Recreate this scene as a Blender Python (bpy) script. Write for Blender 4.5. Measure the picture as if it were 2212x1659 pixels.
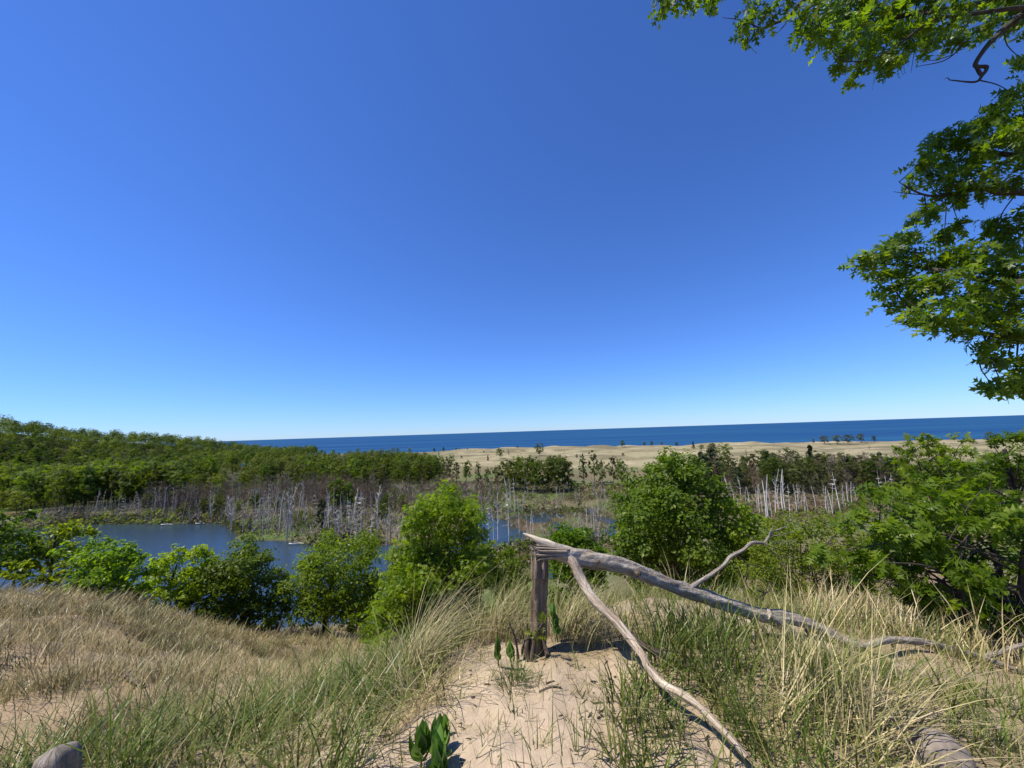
import bpy, math, random
import numpy as np
from mathutils import Matrix, Vector

RAD = math.radians
sc = bpy.context.scene
for _o in list(bpy.data.objects):
    bpy.data.objects.remove(_o)
COL = sc.collection
rng = np.random.default_rng(7)
random.seed(7)

# ------------------------------------------------------------------ camera
EYE = np.array([0.0, 0.0, 30.0])          # metres above the pond
PW, PH, PF = 2212.0, 1659.0, 830.6        # pixel frame the photograph was measured in
cam_d = bpy.data.cameras.new('camera')
cam_d.sensor_width = 36.0
cam_d.lens = 36.0 * PF / PW
cam_d.clip_start = 0.05
cam_d.clip_end = 200000
cam = bpy.data.objects.new('camera', cam_d)
COL.objects.link(cam)
_M = Matrix.Rotation(RAD(90 + 7.05), 3, 'X') @ Matrix.Rotation(RAD(-1.87), 3, 'Z')
cam.matrix_world = Matrix.Translation(Vector(EYE)) @ _M.to_4x4()
sc.camera = cam
MC = np.array(_M)

# ------------------------------------------------------------------ light
SUN_EL, SUN_AZ = 60.0, -100.0              # degrees; azimuth from +Y towards +X
sd = Vector((math.sin(RAD(SUN_AZ)) * math.cos(RAD(SUN_EL)), math.cos(RAD(SUN_AZ)) * math.cos(RAD(SUN_EL)), math.sin(RAD(SUN_EL))))
sun_d = bpy.data.lights.new('sun', 'SUN')
sun_d.energy = 5.0
sun_d.angle = RAD(0.53)
sun_d.color = (1.0, 0.93, 0.80)
sun = bpy.data.objects.new('sun', sun_d)
COL.objects.link(sun)
sun.rotation_euler = sd.to_track_quat('Z', 'Y').to_euler()
sun.location = (0, 0, 80)
world = bpy.data.worlds.new('World')
sc.world = world
world.use_nodes = True
wn = world.node_tree
wn.nodes.clear()
sky = wn.nodes.new('ShaderNodeTexSky')
sky.sky_type = 'NISHITA'
sky.sun_disc = False
sky.sun_elevation = RAD(SUN_EL)
sky.sun_rotation = RAD(SUN_AZ)
sky.altitude = 0
sky.air_density = 1.0
sky.dust_density = 0.0
sky.ozone_density = 10.0
bg = wn.nodes.new('ShaderNodeBackground')
bg.inputs[1].default_value = 0.089
wo = wn.nodes.new('ShaderNodeOutputWorld')
tint = wn.nodes.new('ShaderNodeMix')
tint.data_type = 'RGBA'
tint.blend_type = 'MULTIPLY'
tint.inputs['Factor'].default_value = 1.0
tint.inputs[7].default_value = (0.69, 0.91, 1.34, 1)
wn.links.new(sky.outputs[0], tint.inputs[6])
wn.links.new(tint.outputs[2], bg.inputs[0])
wn.links.new(bg.outputs[0], wo.inputs[0])
sc.view_settings.view_transform = 'Standard'
sc.view_settings.look = 'None'
sc.view_settings.gamma = 1.0
sc.view_settings.exposure = 0.55
sc.render.engine = 'CYCLES'
sc.cycles.max_bounces = 6
sc.cycles.diffuse_bounces = 4
sc.cycles.glossy_bounces = 2
sc.cycles.transmission_bounces = 3
sc.cycles.transparent_max_bounces = 4

# ------------------------------------------------------------------ pixel <-> place
def ray(px, py):
    px = np.asarray(px, float); py = np.asarray(py, float)
    d = np.stack([(px - PW / 2) / PF, (PH / 2 - py) / PF, -np.ones_like(px)], -1)
    return d @ MC.T

def proj(P):
    L = (np.asarray(P, float) - EYE) @ MC
    w = np.where(L[..., 2] < -1e-4, -L[..., 2], np.nan)
    return PW / 2 + PF * L[..., 0] / w, PH / 2 - PF * L[..., 1] / w

def at_depth(px, py, Y):
    d = ray(px, py)
    return EYE + d * (Y / d[..., 1:2] if d.ndim > 1 else Y / d[1])

def at_r(px, py, r):
    d = ray(px, py)
    return EYE + d * (r / math.hypot(d[0], d[1]))

def at_z(px, py, z=1.0):
    d = ray(px, py)
    return EYE + d * ((z - EYE[2]) / d[2])

def cam_depth(P):
    return -float(((np.asarray(P) - EYE) @ MC)[2])

def inpoly(px, py, poly):
    px = np.asarray(px); py = np.asarray(py)
    ins = np.zeros(px.shape, bool)
    n = len(poly)
    for i in range(n):
        x0, y0 = poly[i]; x1, y1 = poly[(i + 1) % n]
        if y0 == y1:
            continue
        c = ((y0 > py) != (y1 > py)) & (px < (x1 - x0) * (py - y0) / (y1 - y0) + x0)
        ins ^= c
    return ins

# ------------------------------------------------------------------ noise
def _hash(ix, iy, seed):
    h = (ix.astype(np.int64) * 374761393 + iy.astype(np.int64) * 668265263 + seed * 1442695041) & 0xffffffff
    h = ((h ^ (h >> 13)) * 1274126177) & 0xffffffff
    return ((h ^ (h >> 16)) & 0xffffff) / float(0xffffff)

def vnoise(x, y, seed=0):
    x = np.asarray(x, float); y = np.asarray(y, float)
    ix = np.floor(x); iy = np.floor(y)
    fx = x - ix; fy = y - iy
    fx = fx * fx * (3 - 2 * fx); fy = fy * fy * (3 - 2 * fy)
    a = _hash(ix, iy, seed); b = _hash(ix + 1, iy, seed); c = _hash(ix, iy + 1, seed); d = _hash(ix + 1, iy + 1, seed)
    return (a * (1 - fx) + b * fx) * (1 - fy) + (c * (1 - fx) + d * fx) * fy - 0.5

def fbm(x, y, oct=4, seed=0):
    s = 0; a = 1.0; t = 0
    for k in range(oct):
        s = s + a * vnoise(x * 2 ** k + 17.3 * k, y * 2 ** k - 9.1 * k, seed + k)
        t += a; a *= 0.5
    return s / t * 2

def sstep(a, b, x):
    t = np.clip((x - a) / (b - a), 0, 1)
    return t * t * (3 - 2 * t)

def gblur(A, s, axis):
    if s <= 0:
        return A
    n = int(3 * s) + 1
    k = np.exp(-0.5 * (np.arange(-n, n + 1) / s) ** 2); k /= k.sum()
    pad = [(0, 0)] * A.ndim; pad[axis] = (n, n)
    P = np.pad(A, pad, mode='edge')
    out = np.zeros_like(A)
    for i, w in enumerate(k):
        sl = [slice(None)] * A.ndim; sl[axis] = slice(i, i + A.shape[axis])
        out += w * P[tuple(sl)]
    return out

# ------------------------------------------------------------------ terrain heights (polar grid round the viewpoint)
COLS = {
    -180: [(0, -1.6), (6, -1.9), (30, -6), (60, -12), (140, -20)],
    -100: [(0, -1.6), (3, -1.8), (7, -2.3), (20, -3.4), (45, -12), (90, -30), (120, -34)],
    -66: [(0, -1.6), (2, -1.75), (4, -2.3), (7, -2.8), (12, -2.7), (20, -3.6), (26, -5.5), (36, -12), (60, -24), (85, -31), (120, -34)],
    -51: [(0, -1.6), (2, -1.75), (4, -2.3), (7, -3.0), (12, -3.3), (20, -4.25), (26, -6.4), (35, -13), (60, -24), (85, -31), (120, -34)],
    -42: [(0, -1.6), (2, -1.75), (4, -2.2), (7, -3.2), (12, -4.3), (17, -5.4), (22, -6.7), (28, -10), (40, -18), (60, -26), (80, -31), (120, -34)],
    -30: [(0, -1.6), (2, -1.72), (3, -1.95), (5, -2.8), (8, -4.1), (12, -5.8), (18, -8.1), (24, -9.9), (33, -13.2), (40, -18.5), (50, -26), (62, -30), (75, -32), (120, -34)],
    -21: [(0, -1.6), (2, -1.68), (3, -1.9), (5, -2.8), (8, -4.3), (12, -6.1), (18, -8.6), (22, -10.0), (33, -14.2), (40, -19), (50, -26), (62, -30), (75, -32), (120, -34)],
    -10: [(0, -1.6), (2, -1.63), (3, -1.7), (4, -2.05), (6, -3.2), (10, -5.6), (16, -8.8), (22, -11.5), (30, -15), (42, -22), (60, -30), (75, -32), (120, -34)],
    3: [(0, -1.6), (2, -1.6), (3, -1.6), (4, -1.76), (5, -2.3), (7, -3.5), (10, -5.5), (16, -9), (30, -17), (60, -28), (75, -31), (120, -34)],
    18: [(0, -1.6), (3, -1.6), (4, -1.7), (5, -1.93), (6.5, -2.7), (9, -4.1), (15, -7.5), (30, -16), (60, -28), (75, -31), (120, -34)],
    33: [(0, -1.6), (3, -1.63), (5, -2.0), (7, -2.8), (10, -4.0), (15, -6.3), (30, -15), (60, -28), (75, -31), (120, -34)],
    42: [(0, -1.6), (3, -1.65), (6, -2.3), (8, -2.9), (12, -4.3), (18, -7), (30, -13), (60, -27), (80, -31), (120, -34)],
    51: [(0, -1.6), (3, -1.67), (5, -2.1), (8, -3.0), (12, -3.9), (16, -4.8), (25, -8), (40, -16), (60, -25), (85, -31), (120, -34)],
    75: [(0, -1.6), (4, -1.9), (8, -2.8), (16, -4.2), (30, -8), (60, -22), (90, -31), (120, -34)],
    180: [(0, -1.6), (6, -1.9), (30, -6), (60, -12), (140, -20)],
}
thA = np.concatenate([np.arange(-180, -84, 3.0), np.arange(-84, 84.01, 0.3), np.arange(87, 180.1, 3.0)])
rA = np.geomspace(0.35, 1400, 440)
_keys = sorted(COLS)
_tab = np.array([np.interp(rA, [p[0] for p in COLS[k]], [p[1] for p in COLS[k]]) for k in _keys])
_th1 = np.arange(-180, 180.5, 1.0)
_t1 = np.array([np.interp(_th1, _keys, _tab[:, j]) for j in range(len(rA))]).T
_t1 = gblur(gblur(_t1, 3.5, 0), 3.0, 1)
near = np.array([np.interp(thA, _th1, _t1[:, j]) for j in range(len(rA))]).T
TH, RR = np.meshgrid(thA, rA, indexing='ij')
GX = RR * np.sin(np.radians(TH)); GY = RR * np.cos(np.radians(TH))
_p0 = np.stack([GX, GY, np.zeros_like(GX)], -1)
QX, QY = proj(_p0)
QX = np.nan_to_num(QX, nan=-9999.0); QY = np.nan_to_num(QY, nan=-9999.0)
# small relief of the near dune
near = near + 0.05 * fbm(GX / 0.55, GY / 0.55, 3, 3) * sstep(14, 5, RR) + 0.05 * fbm(GX / 0.2, GY / 0.2, 3, 5) * sstep(7, 4, RR)
_ls = sstep(-13, -20, TH) * sstep(4.5, 7, RR) * sstep(34, 24, RR) * sstep(-95, -80, TH)
near = near + _ls * (0.32 * fbm(GX / 1.7, GY / 1.7, 3, 11) + 0.25 * fbm(GX / 5, GY / 5, 2, 12))
near = near + 0.6 * fbm(GX / 9, GY / 9, 3, 14) * sstep(26, 40, RR)
# low ground beyond: marsh, ponds, woods floor, dunes, hill
low = 0.55 + 0.45 * fbm(GX / 14, GY / 14, 3, 21)
PONDS = [
    ([(-160, 1165), (30, 1146), (150, 1134), (320, 1131), (480, 1131), (520, 1150), (492, 1166), (560, 1168), (640, 1174), (700, 1179), (760, 1181), (840, 1188), (900, 1400), (200, 1420), (60, 1330), (-200, 1260)], -0.9),
    ([(1025, 1102), (1065, 1100), (1100, 1112), (1150, 1104), (1220, 1096), (1290, 1098), (1340, 1125), (1330, 1200), (1200, 1260), (980, 1240), (1000, 1150)], 0.06),
    ([(1020, 1116), (1050, 1112), (1090, 1126), (1130, 1152), (1140, 1190), (1100, 1180), (1000, 1180)], -0.4),
    ([(772, 1062), (828, 1060), (842, 1078), (806, 1084), (770, 1080)], -0.6),
    ([(522, 1001), (556, 998), (560, 1006), (522, 1008)], -0.9),
    ([(620, 1178), (1030, 1176), (1030, 1200), (620, 1200)], -0.22),
]
for poly, dep in PONDS:
    m = inpoly(QX, QY, poly).astype(float)
    m = gblur(gblur(m, 1.2, 0), 1.0, 1)
    low = low * (1 - m) + (dep + 0.42 * fbm(GX / 7, GY / 7, 3, 31)) * m
dd = GY + 0.30 * GX
dm = sstep(-14, -6, TH) * sstep(255, 330, dd + 30 * fbm(GX / 60, GY / 60, 2, 41))
hum = 3.4 * fbm(GX / 46, GY / 38, 4, 42) + 2.6 * np.abs(fbm(GX / 90, GY / 70, 3, 43))
crest = np.exp(-((dd - 575) / 26.0) ** 2) * (2.2 + 4.2 * fbm(GX / 42, GY / 60, 3, 44)) * sstep(42, 30, TH)
low = low + dm * (1.6 + 1.8 * sstep(300, 520, dd) + hum * (0.25 + 0.5 * sstep(45, 25, TH)) + crest)
ridgeH = np.interp(TH, [-100, -66, -53, -44, -38, -33, -30, -27], [48, 50, 45, 30, 20, 5, 1.5, 0])
ridgeR = np.interp(TH, [-100, -53, -44, -38, -33, -27], [600, 650, 700, 760, 800, 820])
baseR = np.interp(TH, [-100, -53, -44, -38, -33, -27], [430, 460, 540, 620, 700, 800])
hill = ridgeH * sstep(0, 1, (RR - baseR) / (ridgeR - baseR)) * (1 + 0.10 * fbm(GX / 90, GY / 90, 3, 51)) * sstep(-24, -30, TH)
low = np.where(hill > 0.02, np.maximum(low, hill), low)
drop = sstep(600, 668, dd) * sstep(-32, -27, TH)
drop = np.maximum(drop, sstep(880, 1000, RR) * sstep(-22, -30, TH))
low = low * (1 - drop) - 7 * drop
ZA = np.maximum(30 + near, low)

def H(x, y):
    x = np.asarray(x, float); y = np.asarray(y, float)
    th = np.degrees(np.arctan2(x, y)); r = np.hypot(x, y)
    ti = np.clip(np.interp(th, thA, np.arange(len(thA))), 0, len(thA) - 1.001)
    ri = np.clip((np.log(np.maximum(r, rA[0])) - math.log(rA[0])) / (math.log(rA[-1]) - math.log(rA[0])) * (len(rA) - 1), 0, len(rA) - 1.001)
    a = ti.astype(int); b = ri.astype(int); fa = ti - a; fb = ri - b
    return (ZA[a, b] * (1 - fa) + ZA[a + 1, b] * fa) * (1 - fb) + (ZA[a, b + 1] * (1 - fa) + ZA[a + 1, b + 1] * fa) * fb

_rr = np.geomspace(0.8, 1300, 1400)
def hit(px, py):
    d = ray(px, py); h = math.hypot(d[0], d[1])
    x = d[0] / h * _rr; y = d[1] / h * _rr
    z = EYE[2] + d[2] / h * _rr
    k = np.argmax(H(x, y) >= z)
    if k == 0:
        k = len(_rr) - 1
    return np.array([x[k], y[k], float(H(x[k], y[k]))])

def ground_at(px, r):
    """point on the ground at horizontal distance r along the column px of the horizon"""
    d = ray(px, 940.0); h = math.hypot(d[0], d[1])
    x, y = d[0] / h * r, d[1] / h * r
    return np.array([x, y, float(H(x, y))])

# ------------------------------------------------------------------ mesh helpers
class MB:
    def __init__(s):
        s.V = []; s.F = {}; s.n = 0; s.A = []; s.UV = {}
    def add(s, V, F, mi=0, attr=None, uv=None):
        V = np.asarray(V, float); F = np.asarray(F, int)
        s.V.append(V)
        k = F.shape[1]
        s.F.setdefault(k, []).append((F + s.n, np.full(len(F), mi, np.int32), uv if uv is not None else np.zeros((len(F) * k, 2))))
        s.A.append(np.zeros(len(V)) if attr is None else np.asarray(attr, float))
        s.n += len(V)
    def build(s, name, mats, parent=None, origin=(0, 0, 0), smooth=False, use_attr=False, use_uv=False):
        me = bpy.data.meshes.new(name)
        V = np.concatenate(s.V) - np.asarray(origin, float)
        me.vertices.add(len(V)); me.vertices.foreach_set('co', V.astype(np.float32).ravel())
        loops = []; starts = []; tots = []; mi = []; uvs = []; off = 0
        for k, lst in s.F.items():
            f = np.concatenate([a for a, b, c in lst]); loops.append(f.ravel())
            starts.append(off + np.arange(len(f)) * k); tots.append(np.full(len(f), k)); off += len(f) * k
            mi.append(np.concatenate([b for a, b, c in lst])); uvs.append(np.concatenate([c for a, b, c in lst]))
        loops = np.concatenate(loops); starts = np.concatenate(starts); tots = np.concatenate(tots)
        me.loops.add(len(loops)); me.loops.foreach_set('vertex_index', loops.astype(np.int32))
        me.polygons.add(len(starts))
        me.polygons.foreach_set('loop_start', starts.astype(np.int32)); me.polygons.foreach_set('loop_total', tots.astype(np.int32))
        me.polygons.foreach_set('material_index', np.concatenate(mi).astype(np.int32))
        me.polygons.foreach_set('use_smooth', np.full(len(starts), smooth))
        if use_uv:
            u = me.uv_layers.new(name='UVMap'); u.data.foreach_set('uv', np.concatenate(uvs).astype(np.float32).ravel())
        if use_attr:
            a = me.attributes.new('tint', 'FLOAT', 'POINT'); a.data.foreach_set('value', np.concatenate(s.A).astype(np.float32))
        me.update(calc_edges=True)
        for m in (mats if isinstance(mats, (list, tuple)) else [mats]):
            me.materials.append(m)
        o = bpy.data.objects.new(name, me); COL.objects.link(o)
        if parent is not None:
            o.parent = parent
        else:
            o.location = origin
        return o

def empty(name, loc):
    o = bpy.data.objects.new(name, None); COL.objects.link(o)
    o.location = loc; o.empty_display_size = 0.2
    return o

def tag(o, label=None, cat=None, group=None, kind=None):
    if label: o['label'] = label
    if cat: o['category'] = cat
    if group: o['group'] = group
    if kind: o['kind'] = kind
    return o

def copy_tree(o, parent=None):
    c = o.copy(); COL.objects.link(c)
    if parent is not None: c.parent = parent
    for ch in o.children:
        copy_tree(ch, c)
    return c

def catmull(P, n):
    P = np.asarray(P, float)
    if len(P) == 2:
        t = np.linspace(0, 1, n)[:, None]; return P[0] * (1 - t) + P[1] * t
    Q = np.vstack([2 * P[0] - P[1], P, 2 * P[-1] - P[-2]])
    out = []
    ts = np.linspace(0, len(P) - 1 - 1e-9, n)
    for t in ts:
        i = int(t); u = t - i
        a, b, c, d = Q[i], Q[i + 1], Q[i + 2], Q[i + 3]
        out.append(0.5 * ((2 * b) + (-a + c) * u + (2 * a - 5 * b + 4 * c - d) * u * u + (-a + 3 * b - 3 * c + d) * u ** 3))
    return np.array(out)

def tube(mb, path, rad, sides=6, mi=0, ridge=0.0, rough=0.0, seed=0, cap=True, uvscale=1.0, attr=None):
    path = np.asarray(path, float); rad = np.asarray(rad, float); n = len(path)
    T = np.gradient(path, axis=0); T /= np.linalg.norm(T, axis=1)[:, None] + 1e-12
    u = np.cross(T[0], [0.3, 0.2, 1.0] if abs(T[0][2]) < 0.9 else [1.0, 0.2, 0]); u /= np.linalg.norm(u)
    U = []
    for i in range(n):
        u = u - T[i] * np.dot(u, T[i]); u /= np.linalg.norm(u) + 1e-12; U.append(u)
    U = np.array(U); B = np.cross(T, U)
    a = np.linspace(0, 2 * np.pi, sides, endpoint=False)
    L = np.concatenate([[0], np.cumsum(np.linalg.norm(np.diff(path, axis=0), axis=1))])
    R = np.repeat(rad[:, None], sides, 1)
    if ridge or rough:
        aa = np.repeat(a[None], n, 0); LL = np.repeat(L[:, None], sides, 1)
        ca, sa = np.cos(aa), np.sin(aa)
        R = R * (1 + ridge * fbm(aa / (2 * np.pi) * 9 + 1.0 * LL + 3 * seed, LL * 1.6 + seed, 3, seed + 5) * np.where(np.abs(aa - np.pi) > np.pi - 0.35, 0.6, 1)
                   + rough * fbm(ca * 1.6 + LL * 9 + seed, sa * 1.6 + LL * 5, 4, seed))
    V = path[:, None] + R[..., None] * (U[:, None] * np.cos(a)[None, :, None] + B[:, None] * np.sin(a)[None, :, None])
    V = V.reshape(-1, 3)
    i = np.arange(n - 1)[:, None]; j = np.arange(sides)[None]; j2 = (j + 1) % sides
    F = np.stack([i * sides + j, i * sides + j2, (i + 1) * sides + j2, (i + 1) * sides + j], -1).reshape(-1, 4)
    un = np.stack([np.broadcast_to(j / sides, (n - 1, sides)), np.broadcast_to((j + 1) / sides, (n - 1, sides)), np.broadcast_to((j + 1) / sides, (n - 1, sides)), np.broadcast_to(j / sides, (n - 1, sides))], -1)
    vn = np.stack([np.broadcast_to(L[:-1, None], (n - 1, sides))] * 2 + [np.broadcast_to(L[1:, None], (n - 1, sides))] * 2, -1)
    uv = np.stack([un, vn * uvscale], -1).reshape(-1, 2)
    base = mb.n
    mb.add(V, F, mi, uv=uv, attr=np.repeat(attr, sides) if attr is not None else None)
    if cap:
        for e in (0, n - 1):
            c = path[e]
            ring = np.arange(sides) + e * sides
            V2 = np.vstack([V[ring], c[None]])
            k = np.arange(sides); F2 = np.stack([k, (k + 1) % sides, np.full(sides, sides)], -1)
            if e == 0: F2 = F2[:, ::-1]
            uv2 = np.tile(np.array([[0.1, L[e]], [0.15, L[e]], [0.12, L[e] + 0.01]]), (sides, 1))
            mb.add(V2, F2, mi, uv=uv2)

# leaf outlines: (x across, y along, z bend)
T_RHOMB = (np.array([[0, 0, 0], [.36, .45, .1], [0, 1, -.05], [-.36, .45, .1]]), np.array([[0, 1, 2], [0, 2, 3]]))
T_OVAL = (np.array([[0, 0, 0], [.26, .25, .06], [.33, .55, .07], [0, 1, -.15], [-.33, .55, .07], [-.26, .25, .06], [0, .5, 0]]),
          np.array([[0, 1, 6], [1, 2, 6], [2, 3, 6], [3, 4, 6], [4, 5, 6], [5, 0, 6]]))
_ok = [[0, 0, 0], [0, .32, 0], [0, .58, 0], [0, .82, -.04], [0, 1.08, -.12]]
for s_ in (1, -1):
    _ok += [[s_ * .30, .27, .08], [s_ * .45, .60, .06], [s_ * .33, .92, -.02], [s_ * .13, .84, -.05]]
T_OAK = (np.array(_ok, float), np.array([[0, 5, 1], [1, 6, 2], [2, 7, 3], [3, 8, 4], [1, 9, 0], [2, 10, 1], [3, 11, 2], [4, 12, 3]]))
_wf = []
_wv = []
for k_ in range(5):
    a_ = k_ * 2.4; r_ = 0.35 + 0.2 * ((k_ * 7) % 3) / 2
    c_ = np.array([math.cos(a_), math.sin(a_), 0.25 * math.sin(k_ * 2.1)]) * r_
    t_ = np.array([math.cos(a_ + .8), math.sin(a_ + .8), 0.3]); b_ = np.array([-math.sin(a_), math.cos(a_), -0.35])
    _wf.append([len(_wv), len(_wv) + 1, len(_wv) + 2])
    _wv += [c_ - .30 * t_, c_ + .30 * t_ * 0.6 - .20 * b_, c_ + .36 * b_]
T_SPRAY = (np.array(_wv), np.array(_wf))       # five separate leaf-sized faces: a leafy twig seen from afar

_pv = []
_pf = []
for k_ in range(6):
    a_ = k_ * 1.047 + .3 * math.sin(k_ * 5.1); r_ = 0.30 + 0.16 * math.sin(k_ * 3.7)
    c_ = np.array([math.cos(a_), math.sin(a_), 0.10 * math.sin(k_ * 2.1)]) * r_
    t_ = np.array([math.cos(a_ + .8), math.sin(a_ + .8), 0.10 * math.cos(k_ * 4.0)]); b_ = np.array([-math.sin(a_), math.cos(a_), 0.12 * math.sin(k_ * 1.3)])
    _pf.append([len(_pv), len(_pv) + 1, len(_pv) + 2])
    _pv += [c_ - .26 * t_, c_ + .20 * t_ - .20 * b_, c_ + .30 * b_]
T_PATCH = (np.array(_pv), np.array(_pf))

def put_leaves(mb, C, N, size, template, rg, droop=0.25, mi=0, attr=None):
    """C centres, N normals (n,3), size (n,)"""
    n = len(C)
    if n == 0: return
    tv, tf = template
    N = N / (np.linalg.norm(N, axis=1)[:, None] + 1e-9)
    t = rg.normal(size=(n, 3)); t[:, 2] -= droop * 2
    t -= N * (t * N).sum(1)[:, None]; t /= np.linalg.norm(t, axis=1)[:, None] + 1e-9
    s = np.cross(t, N)
    V = C[:, None] + size[:, None, None] * (tv[None, :, 0:1] * s[:, None] + tv[None, :, 1:2] * t[:, None] + tv[None, :, 2:3] * N[:, None])
    k = len(tv)
    F = (tf[None] + (np.arange(n) * k)[:, None, None]).reshape(-1, 3)
    mb.add(V.reshape(-1, 3), F, mi, attr=None if attr is None else np.repeat(attr, k))

def clump_points(c, R, n, rg, per=14, shell=0.45, twig=0.22, out=(1.15, 0.55, 0.6)):
    """leaf positions gathered on twigs inside an ellipsoid of radii R"""
    m = max(2, int(n / per))
    d = rg.normal(size=(m, 3)); d /= np.linalg.norm(d, axis=1)[:, None]
    rad = rg.random(m) ** shell
    tw = d * rad[:, None] * (1 + 0.16 * rg.normal(size=(m, 1)))
    idx = rg.integers(0, m, n)
    p = tw[idx] + twig * rg.normal(size=(n, 3)) * np.array([1, 1, 0.7])
    nn = tw[idx] * out[0] + rg.normal(size=(n, 3)) * out[1] + np.array([0, 0, out[2]])
    return c + p * R, nn, tw * R + c

# ------------------------------------------------------------------ materials
def new_mat(name):
    m = bpy.data.materials.new(name); m.use_nodes = True
    nt = m.node_tree; nt.nodes.clear()
    out = nt.nodes.new('ShaderNodeOutputMaterial')
    return m, nt, out

def N(nt, typ, **kw):
    n = nt.nodes.new(typ)
    for k, v in kw.items(): setattr(n, k, v)
    return n

def mixc(nt, fac, a, b, mode='MIX'):
    m = nt.nodes.new('ShaderNodeMix'); m.data_type = 'RGBA'; m.blend_type = mode
    for sock, v in ((m.inputs['Factor'], fac), (m.inputs[6], a), (m.inputs[7], b)):
        if isinstance(v, bpy.types.NodeSocket): nt.links.new(v, sock)
        elif isinstance(v, (int, float)): sock.default_value = v
        else: sock.default_value = (*v, 1)
    return m.outputs[2]

def ramp(nt, fac, stops):
    r = nt.nodes.new('ShaderNodeValToRGB')
    while len(r.color_ramp.elements) < len(stops): r.color_ramp.elements.new(0.5)
    for e, (p, c) in zip(r.color_ramp.elements, stops):
        e.position = p; e.color = (*c, 1) if len(c) == 3 else c
    nt.links.new(fac, r.inputs[0])
    return r.outputs[0]

def noise(nt, scale, detail=4, vec=None, rough=0.6):
    n = nt.nodes.new('ShaderNodeTexNoise'); n.inputs['Scale'].default_value = scale
    n.inputs['Detail'].default_value = detail; n.inputs['Roughness'].default_value = rough
    if vec is not None: nt.links.new(vec, n.inputs['Vector'])
    return n.outputs['Fac']

def mapped(nt, src, scale):
    tc = nt.nodes.new('ShaderNodeTexCoord'); mp = nt.nodes.new('ShaderNodeMapping')
    mp.inputs['Scale'].default_value = scale
    nt.links.new(tc.outputs[src], mp.inputs['Vector'])
    return mp.outputs[0]

def leaf_mat(name, dark, mid, light, trans, tw=0.5, rough=0.42, clump=0.9, spec=0.22):
    """leaf colours vary from leaf to leaf, from tree to tree and in clumps of older and younger growth"""
    m, nt, out = new_mat(name)
    geo = N(nt, 'ShaderNodeNewGeometry'); oi = N(nt, 'ShaderNodeObjectInfo')
    nz = noise(nt, clump, 2, mapped(nt, 'Object', (1, 1, 1)))
    c = ramp(nt, geo.outputs['Random Per Island'], [(0.0, dark), (0.55, mid), (1.0, light)])
    c = mixc(nt, ramp(nt, nz, [(0.38, (0, 0, 0)), (0.62, (0.55, 0.55, 0.55))]), c, mid)
    hs = N(nt, 'ShaderNodeHueSaturation')
    mr = N(nt, 'ShaderNodeMapRange'); mr.inputs['To Min'].default_value = 0.472; mr.inputs['To Max'].default_value = 0.503
    nt.links.new(oi.outputs['Random'], mr.inputs['Value']); nt.links.new(mr.outputs[0], hs.inputs['Hue'])
    mv = N(nt, 'ShaderNodeMapRange'); mv.inputs['To Min'].default_value = 0.68; mv.inputs['To Max'].default_value = 1.25
    ml = N(nt, 'ShaderNodeMath', operation='FRACT'); mm = N(nt, 'ShaderNodeMath', operation='MULTIPLY'); mm.inputs[1].default_value = 7.31
    nt.links.new(oi.outputs['Random'], mm.inputs[0]); nt.links.new(mm.outputs[0], ml.inputs[0])
    nt.links.new(ml.outputs[0], mv.inputs['Value']); nt.links.new(mv.outputs[0], hs.inputs['Value'])
    nt.links.new(c, hs.inputs['Color'])
    p = N(nt, 'ShaderNodeBsdfPrincipled'); p.inputs['Roughness'].default_value = rough
    p.inputs['Specular IOR Level'].default_value = spec
    nt.links.new(hs.outputs[0], p.inputs['Base Color'])
    t = N(nt, 'ShaderNodeBsdfTranslucent')
    tc = mixc(nt, 1.0, hs.outputs[0], trans, 'MULTIPLY')
    nt.links.new(tc, t.inputs['Color'])
    mx = N(nt, 'ShaderNodeMixShader'); mx.inputs[0].default_value = tw
    nt.links.new(p.outputs[0], mx.inputs[1]); nt.links.new(t.outputs[0], mx.inputs[2])
    nt.links.new(mx.outputs[0], out.inputs[0])
    return m

def plain_mat(name, c0, c1, scale=6.0, rough=0.85, bump=0.0, vec=(1, 1, 1), src='Object', island=0.0, spec=0.2, bdist=0.02):
    m, nt, out = new_mat(name)
    v = mapped(nt, src, vec)
    f = noise(nt, scale, 5, v)
    c = ramp(nt, f, [(0.3, c0), (0.7, c1)])
    if island:
        geo = N(nt, 'ShaderNodeNewGeometry')
        c = mixc(nt, ramp(nt, geo.outputs['Random Per Island'], [(0, (0, 0, 0)), (1, (island, island, island))]), c, c0)
    p = N(nt, 'ShaderNodeBsdfPrincipled'); p.inputs['Roughness'].default_value = rough
    p.inputs['Specular IOR Level'].default_value = spec
    nt.links.new(c, p.inputs['Base Color'])
    if bump:
        b = N(nt, 'ShaderNodeBump'); b.inputs['Strength'].default_value = bump; b.inputs['Distance'].default_value = bdist
        nt.links.new(f, b.inputs['Height']); nt.links.new(b.outputs[0], p.inputs['Normal'])
    nt.links.new(p.outputs[0], out.inputs[0])
    return m

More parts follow.
